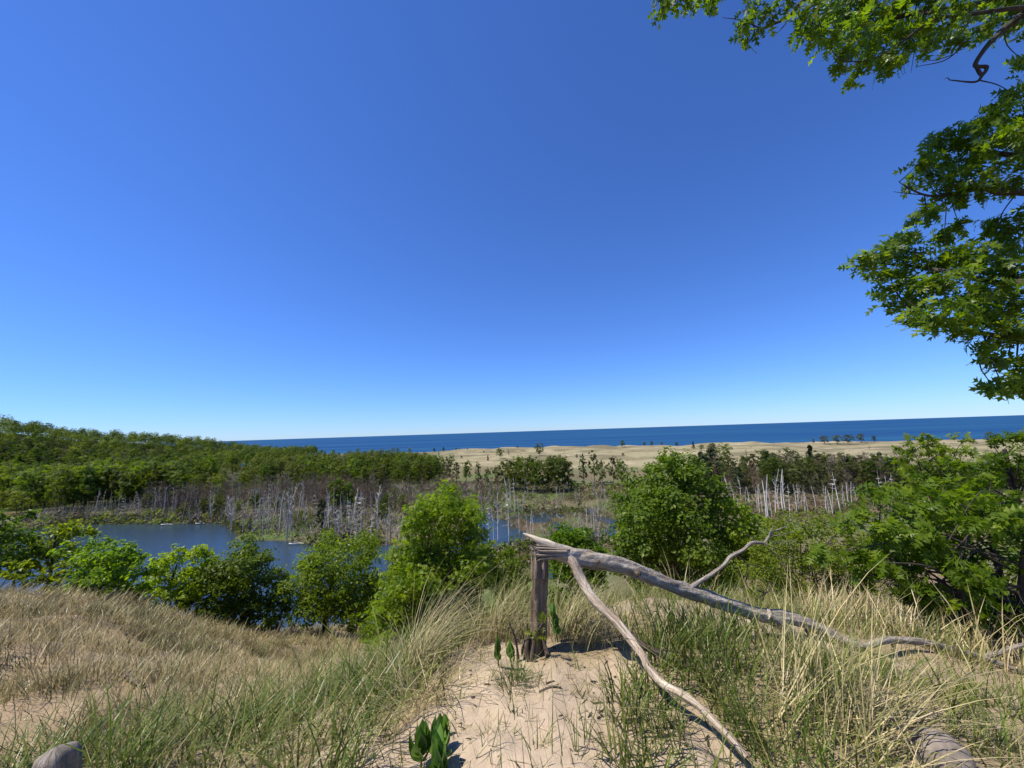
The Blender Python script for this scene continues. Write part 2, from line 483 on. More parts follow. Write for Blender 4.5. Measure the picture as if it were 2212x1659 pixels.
def grass_mat(name, green, mid, straw, tw=0.3):
    m, nt, out = new_mat(name)
    at = N(nt, 'ShaderNodeAttribute', attribute_name='tint')
    geo = N(nt, 'ShaderNodeNewGeometry')
    c = ramp(nt, at.outputs['Fac'], [(0.0, green), (0.5, mid), (1.0, straw)])
    hs = N(nt, 'ShaderNodeHueSaturation'); mv = N(nt, 'ShaderNodeMapRange')
    mv.inputs['To Min'].default_value = 0.5; mv.inputs['To Max'].default_value = 1.4
    nt.links.new(geo.outputs['Random Per Island'], mv.inputs['Value']); nt.links.new(mv.outputs[0], hs.inputs['Value'])
    nt.links.new(c, hs.inputs['Color'])
    p = N(nt, 'ShaderNodeBsdfPrincipled'); p.inputs['Roughness'].default_value = 0.38
    p.inputs['Specular IOR Level'].default_value = 0.28
    nt.links.new(hs.outputs[0], p.inputs['Base Color'])
    t = N(nt, 'ShaderNodeBsdfTranslucent'); nt.links.new(hs.outputs[0], t.inputs['Color'])
    mx = N(nt, 'ShaderNodeMixShader'); mx.inputs[0].default_value = tw
    nt.links.new(p.outputs[0], mx.inputs[1]); nt.links.new(t.outputs[0], mx.inputs[2]); nt.links.new(mx.outputs[0], out.inputs[0])
    return m

def wood_mat(name, c_dark, c_mid, c_light, lichen=0.0, ring=26.0, along=2.2, bump=0.6):
    """grain runs along the tube's own length (UV)"""
    m, nt, out = new_mat(name)
    v = mapped(nt, 'UV', (ring, along, 1))
    f = noise(nt, 1.0, 7, v, 0.65)
    v2 = mapped(nt, 'UV', (5, 7, 1))
    f2 = noise(nt, 1.0, 5, v2, 0.6)
    c = ramp(nt, f, [(0.30, c_dark), (0.44, c_mid), (0.61, c_light)])
    c = mixc(nt, ramp(nt, f2, [(0.40, (0, 0, 0)), (0.66, (0.75, 0.75, 0.75))]), c, c_mid)
    if lichen:
        v3 = mapped(nt, 'UV', (9, 14, 1))
        f3 = noise(nt, 1.0, 6, v3, 0.7)
        c = mixc(nt, ramp(nt, f3, [(0.60 - 0.1 * lichen, (0, 0, 0)), (0.68 - 0.1 * lichen, (0.8, 0.8, 0.8))]), c, (0.42, 0.43, 0.40))
    p = N(nt, 'ShaderNodeBsdfPrincipled'); p.inputs['Roughness'].default_value = 0.85; p.inputs['Specular IOR Level'].default_value = 0.08
    nt.links.new(c, p.inputs['Base Color'])
    ad = N(nt, 'ShaderNodeMath', operation='ADD'); nt.links.new(f, ad.inputs[0]); nt.links.new(f2, ad.inputs[1])
    b = N(nt, 'ShaderNodeBump'); b.inputs['Strength'].default_value = bump; b.inputs['Distance'].default_value = 0.035
    nt.links.new(ad.outputs[0], b.inputs['Height']); nt.links.new(b.outputs[0], p.inputs['Normal'])
    nt.links.new(p.outputs[0], out.inputs[0])
    return m

M_OAK = leaf_mat('oak_leaf', (0.049, 0.104, 0.010), (0.104, 0.183, 0.012), (0.183, 0.262, 0.017), (1.9, 1.9, 0.5), tw=0.5)
M_OAKT = leaf_mat('sunlit_oak_leaf', (0.045, 0.10, 0.010), (0.095, 0.185, 0.013), (0.18, 0.27, 0.016), (1.9, 2.0, 0.45), tw=0.52, rough=0.36, spec=0.35)
M_BRIGHT = leaf_mat('young_leaf', (0.078, 0.140, 0.009), (0.140, 0.218, 0.011), (0.213, 0.291, 0.016), (1.8, 1.8, 0.45), spec=0.25)
M_GREEN = leaf_mat('green_leaf', (0.067, 0.124, 0.011), (0.122, 0.201, 0.015), (0.189, 0.275, 0.020), (1.8, 1.8, 0.5))
M_DEEP = leaf_mat('deep_leaf', (0.041, 0.083, 0.011), (0.076, 0.132, 0.014), (0.121, 0.184, 0.017), (1.7, 1.8, 0.5))
M_FAR = leaf_mat('wood_leaf', (0.043, 0.073, 0.013), (0.078, 0.119, 0.015), (0.119, 0.162, 0.019), (1.6, 1.7, 0.5), rough=0.6, clump=0.25)
M_HILL = leaf_mat('hill_leaf', (0.020, 0.042, 0.009), (0.042, 0.076, 0.012), (0.072, 0.11, 0.016), (1.5, 1.6, 0.5), rough=0.6, clump=0.12)
M_FARY = leaf_mat('wood_leaf_pale', (0.069, 0.115, 0.021), (0.115, 0.172, 0.025), (0.161, 0.218, 0.034), (1.6, 1.7, 0.5), rough=0.6, clump=0.25)
M_OLIVE = leaf_mat('wood_leaf_olive', (0.050, 0.072, 0.020), (0.083, 0.105, 0.029), (0.121, 0.138, 0.039), (1.5, 1.5, 0.6), rough=0.6, clump=0.25)
M_CONIF = leaf_mat('conifer_needle', (0.015, 0.03, 0.012), (0.028, 0.05, 0.016), (0.045, 0.07, 0.02), (1.2, 1.3, 0.6), tw=0.15, rough=0.6)
M_MILK = leaf_mat('milkweed_leaf', (0.075, 0.16, 0.035), (0.095, 0.195, 0.045), (0.12, 0.23, 0.055), (1.6, 1.8, 0.5), tw=0.35, rough=0.4)
M_BARK = plain_mat('bark', (0.028, 0.023, 0.019), (0.082, 0.070, 0.058), 18, 0.9, 0.6, (1, 1, 0.35))
M_SNAG = plain_mat('bleached_wood', (0.36, 0.34, 0.31), (0.66, 0.63, 0.58), 3, 0.8, 0, (1, 1, 0.3))
M_SNAGG = plain_mat('grey_dead_wood', (0.23, 0.205, 0.175), (0.50, 0.46, 0.40), 2, 0.85, 0, (1, 1, 0.3))
M_TWIG = plain_mat('bare_twig', (0.105, 0.085, 0.062), (0.22, 0.185, 0.142), 2, 0.9, 0, island=0.6)
M_TWIGR = plain_mat('reddish_twig', (0.125, 0.078, 0.052), (0.215, 0.15, 0.11), 2, 0.9, 0, island=0.6)
M_PALE = wood_mat('stripped_wood', (0.20, 0.145, 0.09), (0.50, 0.41, 0.30), (0.75, 0.66, 0.52), bump=0.5, ring=6, along=3)
M_BARKY = wood_mat('dead_bark', (0.045, 0.034, 0.026), (0.25, 0.207, 0.165), (0.50, 0.44, 0.365), lichen=0.5, along=3.2, ring=6, bump=1.0)
M_STUMP = wood_mat('rotting_wood', (0.015, 0.010, 0.007), (0.10, 0.070, 0.046), (0.30, 0.235, 0.165), ring=8, along=1.5, bump=1.0)
M_DARKW = wood_mat('dark_dead_wood', (0.015, 0.012, 0.010), (0.065, 0.05, 0.04), (0.17, 0.14, 0.11), ring=6, along=4)
M_STRIPB = wood_mat('peeling_limb', (0.11, 0.075, 0.05), (0.34, 0.265, 0.195), (0.72, 0.63, 0.50), ring=5, along=2.6, bump=0.9)
M_GREYW = wood_mat('grey_wood', (0.05, 0.042, 0.034), (0.22, 0.19, 0.155), (0.40, 0.355, 0.30), ring=14, along=1.2, bump=1.0)
M_GRASS = grass_mat('marram_blade', (0.072, 0.125, 0.013), (0.175, 0.18, 0.042), (0.50, 0.41, 0.225))
M_DRY = grass_mat('dry_blade', (0.105, 0.112, 0.034), (0.275, 0.222, 0.098), (0.50, 0.41, 0.225), 0.2)

def ground_mat():
    m, nt, out = new_mat('dune_ground')
    at = N(nt, 'ShaderNodeAttribute', attribute_name='cover')
    v = mapped(nt, 'Object', (1, 1, 1))
    f1 = noise(nt, 38, 6, v, 0.7); f2 = noise(nt, 3.2, 5, v, 0.6); f3 = noise(nt, 0.35, 5, v, 0.65)
    k = mixc(nt, 0.5, ramp(nt, f1, [(0.25, (0.55, 0.53, 0.5)), (0.75, (1.35, 1.35, 1.35))]), ramp(nt, f2, [(0.25, (0.7, 0.68, 0.66)), (0.75, (1.25, 1.25, 1.25))]))
    k = mixc(nt, 0.4, k, ramp(nt, f3, [(0.3, (0.6, 0.6, 0.58)), (0.7, (1.35, 1.35, 1.35))]))
    c = mixc(nt, 1.0, at.outputs['Color'], k, 'MULTIPLY')
    p = N(nt, 'ShaderNodeBsdfPrincipled'); p.inputs['Roughness'].default_value = 0.95; p.inputs['Specular IOR Level'].default_value = 0.1
    nt.links.new(c, p.inputs['Base Color'])
    b = N(nt, 'ShaderNodeBump'); b.inputs['Strength'].default_value = 0.5; b.inputs['Distance'].default_value = 0.03
    ad = N(nt, 'ShaderNodeMath', operation='ADD'); nt.links.new(f1, ad.inputs[0]); nt.links.new(f2, ad.inputs[1])
    nt.links.new(ad.outputs[0], b.inputs['Height']); nt.links.new(b.outputs[0], p.inputs['Normal'])
    nt.links.new(p.outputs[0], out.inputs[0])
    return m

def water_mat(name, c0, c1, sc_vec, rough, spec, bump, scale=1.0, bvec=(1, 1, 1), dist=0.1, bands=None):
    m, nt, out = new_mat(name)
    f = noise(nt, scale, 4, mapped(nt, 'Object', sc_vec))
    c = ramp(nt, f, [(0.35, c0), (0.65, c1)])
    p = N(nt, 'ShaderNodeBsdfPrincipled'); p.inputs['Roughness'].default_value = rough; p.inputs['Specular IOR Level'].default_value = spec
    p.inputs['IOR'].default_value = 1.33
    nt.links.new(c, p.inputs['Base Color'])
    fb = noise(nt, 1.0, 4, mapped(nt, 'Object', bvec))
    b = N(nt, 'ShaderNodeBump'); b.inputs['Strength'].default_value = bump; b.inputs['Distance'].default_value = dist
    nt.links.new(fb, b.inputs['Height']); nt.links.new(b.outputs[0], p.inputs['Normal'])
    nt.links.new(p.outputs[0], out.inputs[0])
    return m

# ------------------------------------------------------------------ setting: ground, water
def lerp3(a, b, t):
    return a * (1 - t[..., None]) + np.asarray(b, float) * t[..., None]

SAND_POLY = [(1000, 1440), (1060, 1410), (1130, 1420), (1180, 1440), (1280, 1432), (1420, 1385), (1470, 1400), (1380, 1440), (1330, 1500), (1290, 1560), (1300, 1660), (1260, 1800), (700, 1800), (740, 1660), (840, 1600), (930, 1540)]
_gx, _gy = proj(np.stack([GX, GY, ZA], -1))
_gx = np.nan_to_num(_gx, nan=-9999.0); _gy = np.nan_to_num(_gy, nan=-9999.0)
cov = np.ones(GX.shape + (3,)) * np.array([0.42, 0.333, 0.243])
_sp = gblur(gblur((inpoly(_gx, _gy, SAND_POLY) & (RR < 5)).astype(float), 2.0, 0), 1.5, 1)
litter = np.clip(0.55 + 0.9 * fbm(GX / 0.5, GY / 0.5, 3, 61), 0, 1) * (1 - 0.92 * _sp) * sstep(7, 4.5, RR)
cov = lerp3(cov, (0.25, 0.195, 0.11), litter)
_slope = sstep(4.5, 6, RR)
_dune = lerp3(np.ones(GX.shape + (3,)) * np.array([0.40, 0.30, 0.20]), (0.20, 0.155, 0.082), np.clip(0.62 + 1.1 * fbm(GX / 1.6, GY / 1.6, 4, 62), 0, 1))
cov = cov * (1 - _slope[..., None]) + _dune * _slope[..., None]
cov = lerp3(cov, (0.085, 0.08, 0.04), sstep(24, 34, RR))
_m = sstep(-0.5, 1.2, low - (30 + near))
marsh = lerp3(np.ones(GX.shape + (3,)) * np.array([0.125, 0.115, 0.065]), (0.085, 0.13, 0.035), np.clip(0.35 + 1.3 * fbm(GX / 18, GY / 18, 4, 63), 0, 1))
marsh = lerp3(marsh, (0.17, 0.115, 0.075), np.clip(1.6 * fbm(GX / 25, GY / 25, 4, 64) - 0.1, 0, 1))
marsh = lerp3(marsh, (0.065, 0.045, 0.03), sstep(0.45, -0.1, low) * sstep(1000, 5, RR))
cov = cov * (1 - _m[..., None]) + marsh * _m[..., None]
dcol = lerp3(np.ones(GX.shape + (3,)) * np.array([0.265, 0.235, 0.142]), (0.150, 0.133, 0.078), np.clip(0.4 + 2.0 * fbm(GX / 30, GY / 22, 5, 65), 0, 1))
dcol = lerp3(dcol, (0.44, 0.365, 0.26), np.clip(2.2 * fbm(GX / 24, GY / 15, 4, 66) - 0.75, 0, 1))
cov = cov * (1 - dm[..., None]) + dcol * dm[..., None]
cov = lerp3(cov, (0.05, 0.07, 0.022), sstep(0.5, 4, hill))
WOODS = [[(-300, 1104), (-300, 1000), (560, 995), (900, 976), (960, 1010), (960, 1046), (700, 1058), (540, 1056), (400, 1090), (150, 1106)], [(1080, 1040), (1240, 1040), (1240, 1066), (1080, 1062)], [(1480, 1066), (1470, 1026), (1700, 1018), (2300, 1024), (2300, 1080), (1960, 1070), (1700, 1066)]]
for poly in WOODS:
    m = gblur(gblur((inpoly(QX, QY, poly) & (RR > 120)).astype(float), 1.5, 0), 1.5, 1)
    cov = lerp3(cov, (0.045, 0.048, 0.022), m * (1 - 0.0 * dm))  # dark woods floor, with the shade under the trees put into its colour
_beach = sstep(588, 606, dd) * sstep(-20, -14, TH) * (RR > 300)
cov = lerp3(cov, (0.38, 0.31, 0.215), _beach)
nt_, nr_ = GX.shape
gm = MB()
ii = np.arange(nt_ - 1)[:, None]; jj = np.arange(nr_ - 1)[None]
GF = np.stack([ii * nr_ + jj, ii * nr_ + jj + 1, (ii + 1) * nr_ + jj + 1, (ii + 1) * nr_ + jj], -1).reshape(-1, 4)[:, ::-1]
gm.add(np.stack([GX, GY, ZA], -1).reshape(-1, 3), GF)
cfan = np.arange(nt_ - 1) * nr_
M_GROUND = ground_mat()
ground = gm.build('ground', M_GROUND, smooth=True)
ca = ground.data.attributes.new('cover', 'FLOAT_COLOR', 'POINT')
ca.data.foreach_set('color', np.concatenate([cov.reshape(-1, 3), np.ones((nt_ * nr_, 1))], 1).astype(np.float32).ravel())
tag(ground, kind='structure')
mb = MB()
a_ = np.linspace(0, 2 * np.pi, 33)[:-1]
mb.add(np.stack([0.36 * np.sin(a_), 0.36 * np.cos(a_), H(0.36 * np.sin(a_), 0.36 * np.cos(a_)) - 0.003], -1), np.arange(32)[None][:, ::-1])
o = mb.build('ground_underfoot', plain_mat('sand_underfoot', (0.36, 0.28, 0.19), (0.46, 0.35, 0.24), 30, 0.95)); tag(o, kind='structure')

def sheet(name, pts, z, mat):
    b = MB(); b.add(np.array([[x, y, z] for x, y in pts]), np.arange(len(pts))[None])
    return tag(b.build(name, mat), kind='structure')

M_POND = water_mat('pond_water', (0.018, 0.036, 0.055), (0.025, 0.042, 0.055), (0.03, 0.03, 1), 0.16, 0.5, 0.7, 1.0, (1.3, 2.6, 1), 0.08)
M_LAKE = water_mat('lake_water', (0.006, 0.034, 0.125), (0.016, 0.078, 0.155), (0.0005, 0.0045, 1), 0.55, 0.12, 0.3, 1.0, (0.05, 0.2, 1), 0.6)
sheet('pond', [(-420, 30), (260, 30), (260, 420), (-420, 420)], 0.0, M_POND)
sheet('lake', [(-90000, 421), (90000, 421), (90000, 100000), (-90000, 100000)], 0.0, M_LAKE)
# ------------------------------------------------------------------ the broken dead tree
def px_path(pts, step=0.02):
    """(px, py, forward distance, width in px) -> resampled centre line and radii in metres"""
    P = []; r = []
    for px, py, Y, w in pts:
        p = at_depth(px, py, Y); P.append(p); r.append(0.5 * w / PF * cam_depth(p))
    P = np.array(P); r = np.array(r)
    L = np.linalg.norm(np.diff(P, axis=0), axis=1).sum()
    n = max(6, int(L / step))
    Q = catmull(P, n)
    s0 = np.linspace(0, 1, len(P)); rr = np.interp(np.linspace(0, 1, n), s0, r)
    return Q, gblur(rr, max(0.6, n / len(P) * 0.25), 0)

st_base = hit(1163, 1415)
YS = float(st_base[1]) + 0.03
broken = empty('broken_tree', st_base)
tag(broken, 'weathered dead tree snapped at its stump, its trunk lying down to the grass', 'dead tree')
def wood_part(name, paths, mat, parent=broken, sides=18, ridge=0.12, rough=0.06, step=0.02, seed=0, label=None, ws=0.8):
    m = MB()
    for k, p in enumerate(paths):
        p = [(x, y, Y, w * ws) for x, y, Y, w in p]
        Q, r = px_path(p, step)
        tube(m, Q, r, sides, ridge=ridge, rough=rough, seed=seed + 3 * k)
    o = m.build(name, mat, parent, tuple(broken.location), smooth=True, use_uv=True)
    if label: o['label'] = label
    return o

wood_part('stump', [[(1156, 1436, YS, 74), (1157, 1415, YS, 60), (1160, 1392, YS, 47), (1163, 1350, YS, 41), (1164, 1300, YS, 39), (1166, 1255, YS, 37), (1166, 1220, YS, 35), (1168, 1204, YS, 30), (1170, 1196, YS, 24)]], M_STUMP, sides=34, ridge=0.42, rough=0.16, step=0.012, seed=4, ws=.85)
sb = MB()
rg = np.random.default_rng(15)
for k in range(46):
    u = rg.random(); y0 = 1176 + 36 * u + rg.normal() * 2
    tipx = 1148 + 10 * rg.random() + 8 * abs(u - .4); dz = -.07 + .12 * rg.random()
    w = rg.uniform(2.5, 6.5)
    pts = [(tipx, y0 + rg.normal() * 4 + 5 * u, YS + dz, .6), (tipx + 10, y0 * .86 + .14 * (1184 + 18 * u), YS + dz, w * .7), (tipx + 36, y0 * .5 + .5 * (1184 + 18 * u), YS + dz * .9, w), (1222 + 10 * rg.random(), 1184 + 18 * u, YS + dz * .6, w)]
    Q, r = px_path(pts, 0.008); tube(sb, Q, r, 6, ridge=0.3, rough=0.25, seed=20 + k)
for k in range(16):
    x0 = 1148 + 36 * rg.random(); dz = -.06 + .12 * rg.random(); h = rg.uniform(8, 30)
    Q, r = px_path([(x0, 1250, YS + dz, 5), (x0 + 1, 1222, YS + dz, 6), (x0 + rg.normal() * 3, 1214 - h, YS + dz, .6)], 0.01); tube(sb, Q, r, 6, ridge=.3, rough=.25, seed=90 + k)
sb.build('splintered_break', M_STRIPB, broken, tuple(broken.location), smooth=False, use_uv=True)
sp = wood_part('torn_splinter', [[(1130, 1152.5, YS - .02, 4), (1138, 1156, YS - .02, 8), (1150, 1161, YS - .02, 12), (1164, 1168, YS - .02, 17), (1180, 1174, YS - .01, 22), (1200, 1182, YS, 22)]], M_PALE, sides=9, ridge=0.2, rough=0.05, step=0.01, seed=31, label='pale torn splinter pointing from the break')
trunk = wood_part('fallen_trunk', [[(1166, 1173, YS, 20), (1180, 1180, YS, 30), (1200, 1190, YS, 40), (1230, 1201, YS + .01, 46), (1262, 1207, YS + .03, 44), (1320, 1217, YS + .06, 38), (1360, 1228, YS + .10, 39), (1400, 1243, YS + .14, 36), (1450, 1264, YS + .20, 36),
    (1490, 1279, YS + .26, 40), (1530, 1291, YS + .31, 38), (1590, 1312, YS + .39, 37), (1645, 1329, YS + .46, 40), (1690, 1334, YS + .52, 34), (1740, 1347, YS + .57, 34), (1790, 1370, YS + .60, 32), (1830, 1390, YS + .57, 28), (1860, 1398, YS + .55, 22)]], M_BARKY, sides=30, ridge=0.30, rough=0.24, step=0.010, seed=40, ws=0.75)
for k, pts in enumerate([[(1378, 1238, YS + .02, 16), (1379, 1240, YS - .015, 13), (1380, 1241, YS - .03, 6)], [(1292, 1214, YS - .03, 10), (1294, 1215, YS - .06, 5)]]):
    kn = MB(); Q, r = px_path(pts, 0.006); tube(kn, Q, r, 10, rough=0.2, seed=60 + k)
    kn.build('knot', M_DARKW, broken, tuple(broken.location), smooth=True, use_uv=True)
wood_part('leaning_limb', [[(1222, 1196, YS + .0, 30), (1238, 1216, YS - .03, 31), (1258, 1255, YS - .08, 28), (1275, 1285, YS - .14, 26), (1293, 1306, YS - .18, 30), (1330, 1342, YS - .27, 25), (1362, 1382, YS - .36, 26), (1388, 1418, YS - .48, 22), (1400, 1442, YS - .54, 22),
    (1432, 1478, YS - .64, 23), (1470, 1500, YS - .74, 24), (1510, 1526, YS - .83, 20), (1545, 1563, YS - .92, 21), (1580, 1597, YS - 1.0, 19), (1612, 1636, YS - 1.06, 16)]], M_STRIPB, sides=20, ridge=0.30, rough=0.28, step=0.010, seed=50, ws=0.74)
wood_part('dark_limb', [[(1290, 1296, YS - .12, 10), (1322, 1330, YS - .16, 13), (1346, 1357, YS - .2, 12), (1382, 1388, YS - .24, 15), (1402, 1402, YS - .27, 17), (1440, 1420, YS - .29, 15), (1475, 1434, YS - .31, 14), (1502, 1444, YS - .33, 10)],
                      [(1415, 1405, YS - .27, 7), (1440, 1405, YS - .26, 6), (1472, 1411, YS - .25, 4)]], M_DARKW, sides=12, rough=0.22, step=0.014, seed=70)
wood_part('rising_branch', [[(1478, 1276, YS + .24, 24), (1500, 1264, YS + .27, 18), (1530, 1245, YS + .32, 15), (1562, 1222, YS + .38, 14), (1578, 1203, YS + .42, 15), (1605, 1188, YS + .47, 11), (1622, 1174, YS + .51, 12), (1640, 1172, YS + .55, 13), (1652, 1175, YS + .58, 8)],
                          [(1648, 1177, YS + .57, 8), (1660, 1160, YS + .62, 7), (1668, 1150, YS + .65, 6), (1688, 1141, YS + .7, 4.5), (1700, 1137, YS + .74, 3)],
                          [(1661, 1158, YS + .62, 4), (1664, 1147, YS + .64, 4), (1671, 1137, YS + .66, 2.5)],
                          [(1664, 1158, YS + .63, 4), (1690, 1155, YS + .68, 3), (1715, 1148, YS + .74, 2)],
                          [(1655, 1166, YS + .6, 3), (1690, 1172, YS + .66, 2.4), (1722, 1165, YS + .72, 1.6)]], M_BARKY, sides=12, rough=0.28, step=0.014, seed=80, ws=.56)
tw = []
for (x0, y0, x1, y1, x2, y2, w, dz) in [(1590, 1200, 1612, 1216, 1616, 1240, 4, .02), (1612, 1218, 1640, 1224, 1660, 1240, 3, .1), (1652, 1176, 1690, 1190, 1730, 1212, 2.4, .1), (1648, 1178, 1680, 1200, 1700, 1226, 2, .0), (1616, 1236, 1612, 1262, 1638, 1290, 3.5, .1),
                                      (1634, 1275, 1655, 1280, 1668, 1268, 4, .1), (1655, 1280, 1640, 1290, 1632, 1296, 3, .1), (1600, 1205, 1625, 1230, 1665, 1262, 2, .15), (1575, 1215, 1600, 1240, 1640, 1250, 1.8, .1)]:
    tw.append([(x0, y0, YS + .5, w), (x1, y1, YS + .52 + dz, w * .8), (x2, y2, YS + .55 + dz, w * .4)])
wood_part('twig', tw, M_DARKW, sides=6, rough=0.15, step=0.02, seed=90, ridge=0)
wood_part('ground_branch', [[(1655, 1328, YS + .44, 34), (1690, 1352, YS + .44, 28), (1716, 1376, YS + .42, 25), (1742, 1402, YS + .40, 22), (1760, 1425, YS + .38, 16)]], M_BARKY, sides=14, rough=0.10, step=0.02, seed=100)
for k_, st_ in enumerate([[(1616, 1322, YS + .40, 16), (1628, 1343, YS + .38, 13), (1638, 1362, YS + .36, 9)], [(1742, 1358, YS + .62, 16), (1755, 1378, YS + .60, 12), (1768, 1398, YS + .6, 6)], [(1925, 1388, YS + .78, 10), (1934, 1402, YS + .76, 7)]]):
    wood_part('branch_stub', [st_], M_DARKW, sides=10, rough=0.2, seed=110 + k_)
wood_part('crown_branch', [[(1830, 1391, YS + .57, 20), (1872, 1396, YS + .56, 16), (1905, 1385, YS + .58, 17), (1950, 1383, YS + .72, 18), (2005, 1390, YS + .82, 17), (2060, 1404, YS + .86, 17), (2110, 1417, YS + .88, 16), (2140, 1427, YS + .88, 13), (2180, 1441, YS + .86, 10), (2215, 1456, YS + .84, 7)],
                         [(2112, 1418, YS + .88, 14), (2140, 1416, YS + .92, 13), (2175, 1404, YS + .98, 12), (2230, 1388, YS + 1.06, 9), (2290, 1378, YS + 1.14, 5)],
                         [(2030, 1398, YS + .84, 6), (2010, 1420, YS + .80, 4), (2000, 1436, YS + .76, 3)]], M_BARKY, sides=12, rough=0.16, seed=120)
# bare sprouts and roots round the stump's foot
rt = MB()
rg = np.random.default_rng(5)
for k, pts in enumerate([[(1120, 1428, YS - .05, 8), (1116, 1395, YS - .05, 5), (1110, 1370, YS - .05, 4), (1100, 1345, YS - .05, 2)], [(1130, 1425, YS, 5), (1128, 1400, YS, 4), (1140, 1375, YS, 2)],
                         [(1142, 1425, YS - .06, 14), (1138, 1395, YS - .05, 10), (1146, 1365, YS - .04, 5)], [(1182, 1434, YS - .10, 16), (1184, 1418, YS - .10, 12), (1178, 1400, YS - .07, 10), (1172, 1380, YS - .05, 5)],
                         [(1150, 1430, YS - .09, 10), (1152, 1400, YS - .08, 8), (1156, 1370, YS - .06, 4)], [(1128, 1362, YS, 2), (1132, 1385, YS, 3), (1130, 1420, YS, 4)], [(1138, 1340, YS, 1.5), (1140, 1375, YS, 3), (1136, 1420, YS, 4)]]):
    Q, r = px_path(pts, 0.012); tube(rt, Q, r, 8, rough=0.25, seed=130 + k)
rt.build('root_flare', M_DARKW, broken, tuple(broken.location), smooth=True, use_uv=True)

# creeper with broad green leaves climbing the stump
cr = MB(); cs = MB()
pts = []
for (px, py, n) in [(1160, 1368, 6), (1150, 1362, 3), (1178, 1330, 4), (1186, 1322, 3), (1166, 1380, 3)]:
    for k in range(n):
        pts.append(at_depth(px + rg.normal() * 7, py + rg.normal() * 6, YS - .13 - .03 * rg.random()))
pts = np.array(pts)
put_leaves(cr, pts, rg.normal(size=pts.shape) * .5 + np.array([-.4, -.8, .6]), rg.uniform(.035, .06, len(pts)), T_OAK, rg, .5)
for pp in ([(1168, 1410, YS - .10, 2), (1158, 1385, YS - .12, 2), (1160, 1365, YS - .13, 1.6), (1172, 1345, YS - .12, 1.5), (1186, 1322, YS - .12, 1)],):
    Q, r = px_path(pp); tube(cs, Q, r, 6)
cpr = empty('creeper_vine', st_base + np.array([0, -.12, 0])); tag(cpr, 'small bright green creeper clinging to the dark dead stump', 'vine')
cr.build('foliage', M_BRIGHT, cpr, tuple(cpr.location)); cs.build('stem', M_TWIG, cpr, tuple(cpr.location))

# ------------------------------------------------------------------ milkweed plants
def milkweed(px, py, h, n, label, seed, spread=0.5, lsize=None, stems=1, r=None):
    g = hit(px, py) if r is None else ground_at(px, r)
    rg = np.random.default_rng(seed); root = empty('milkweed_plant', g); tag(root, label, 'milkweed', 'milkweed plants in the sand')
    lm = MB()
    for s in range(stems):
        off = np.array([rg.normal() * .05, rg.normal() * .05, 0]) * (stems > 1)
        lean = rg.normal(size=2) * .12
        hh = h * rg.uniform(.75, 1.1)
        P = np.array([g + off + [lean[0] * t * hh, lean[1] * t * hh, hh * t - .02] for t in np.linspace(0, 1, 8)])
        sm = MB(); tube(sm, P, np.linspace(.006, .003, 8), 7); sm.build('stem', M_MILK, root, tuple(g), smooth=True)
        for k in range(n):
            t = .12 + .88 * (k // 2 + 1) / (n // 2 + 1)
            c = g + off + np.array([lean[0] * t * hh, lean[1] * t * hh, hh * t])
            a = (k % 2) * math.pi + (k // 2) * 1.57 + rg.normal() * .3 + seed
            up = rg.uniform(.35, .6) + .95 * t ** 1.5
            d = np.array([math.cos(a) * spread, math.sin(a) * spread, up]); d /= np.linalg.norm(d)
            sd_ = np.array([-math.sin(a), math.cos(a), 0]); nn = np.cross(sd_, d)
            L = (lsize or .11) * rg.uniform(.8, 1.2) * (1 - .25 * t); ks = 9
            V = []; W = [0.15, .62, .9, 1, .98, .86, .62, .3, 0.02]
            for q in range(ks):
                u = q / (ks - 1); curve = nn * (-.22 * u * u * L)
                w = W[q] * L * .25
                mid = c + d * L * u + curve
                fold = nn * (-w * .35)
                V += [mid - sd_ * w - fold, mid, mid + sd_ * w - fold]
            F = []
            for q in range(ks - 1):
                for e in (0, 1): F.append([q * 3 + e, q * 3 + e + 1, q * 3 + 4 + e, q * 3 + 3 + e])
            lm.add(np.array(V), np.array(F))
    lm.build('foliage', M_MILK, root, tuple(g), smooth=True)

milkweed(915, 1662, .16, 14, 'lush clump of broad milkweed leaves at the bottom edge of the sand', 3, .55, .13, 3)
milkweed(975, 1668, .13, 8, 'low milkweed spreading flat leaves beside the lush clump', 9, .8, .10, 2)
milkweed(1077, 1443, .18, 8, 'slender milkweed with folded leaves, standing before the creeping sprouts', 5, .25, .10)
milkweed(1112, 1450, .15, 6, 'milkweed with one broad dark leaf above a grass tuft', 6, .25, .11)
milkweed(1206, 1388, .22, 12, 'tall leafy milkweed growing close behind the dead stump', 8, .3, .11)
milkweed(965, 1590, .09, 4, 'tiny milkweed sprout alone on bare sand', 10, .3, .06)
milkweed(948, 1410, .10, 4, 'small milkweed half hidden by the straw arch', 11, .3, .08)

# ------------------------------------------------------------------ weathered wood at the lower edge, small wood in the grass
def stub(name, px, py_top, r_m, dist, label, lean, dome, mat, seed):
    d = ray(px, py_top); P = at_r(px, py_top, dist); g = float(H(P[0], P[1]))
    m = MB(); n = 22
    base = np.array([P[0] - lean[0], P[1] - lean[1], min(g, P[2]) - .15])
    t = np.linspace(0, 1, n)
    path = base[None] * (1 - t[:, None]) + P[None] * t[:, None]
    rad = r_m * np.where(t < 1 - dome, 1, np.sqrt(np.clip(1 - ((t - 1 + dome) / dome) ** 2, 0.002, 1)))
    tube(m, path, rad, 34, ridge=.34, rough=.12, seed=seed)
    o = m.build(name, mat, None, tuple(base), smooth=True, use_uv=True); tag(o, label, 'wood')
    return o
stub('wooden_post_stub', 120, 1612, .085, 3.7, 'grey split post top leaning in green grass at the bottom corner', (-.10, .02), .10, M_GREYW, 200)
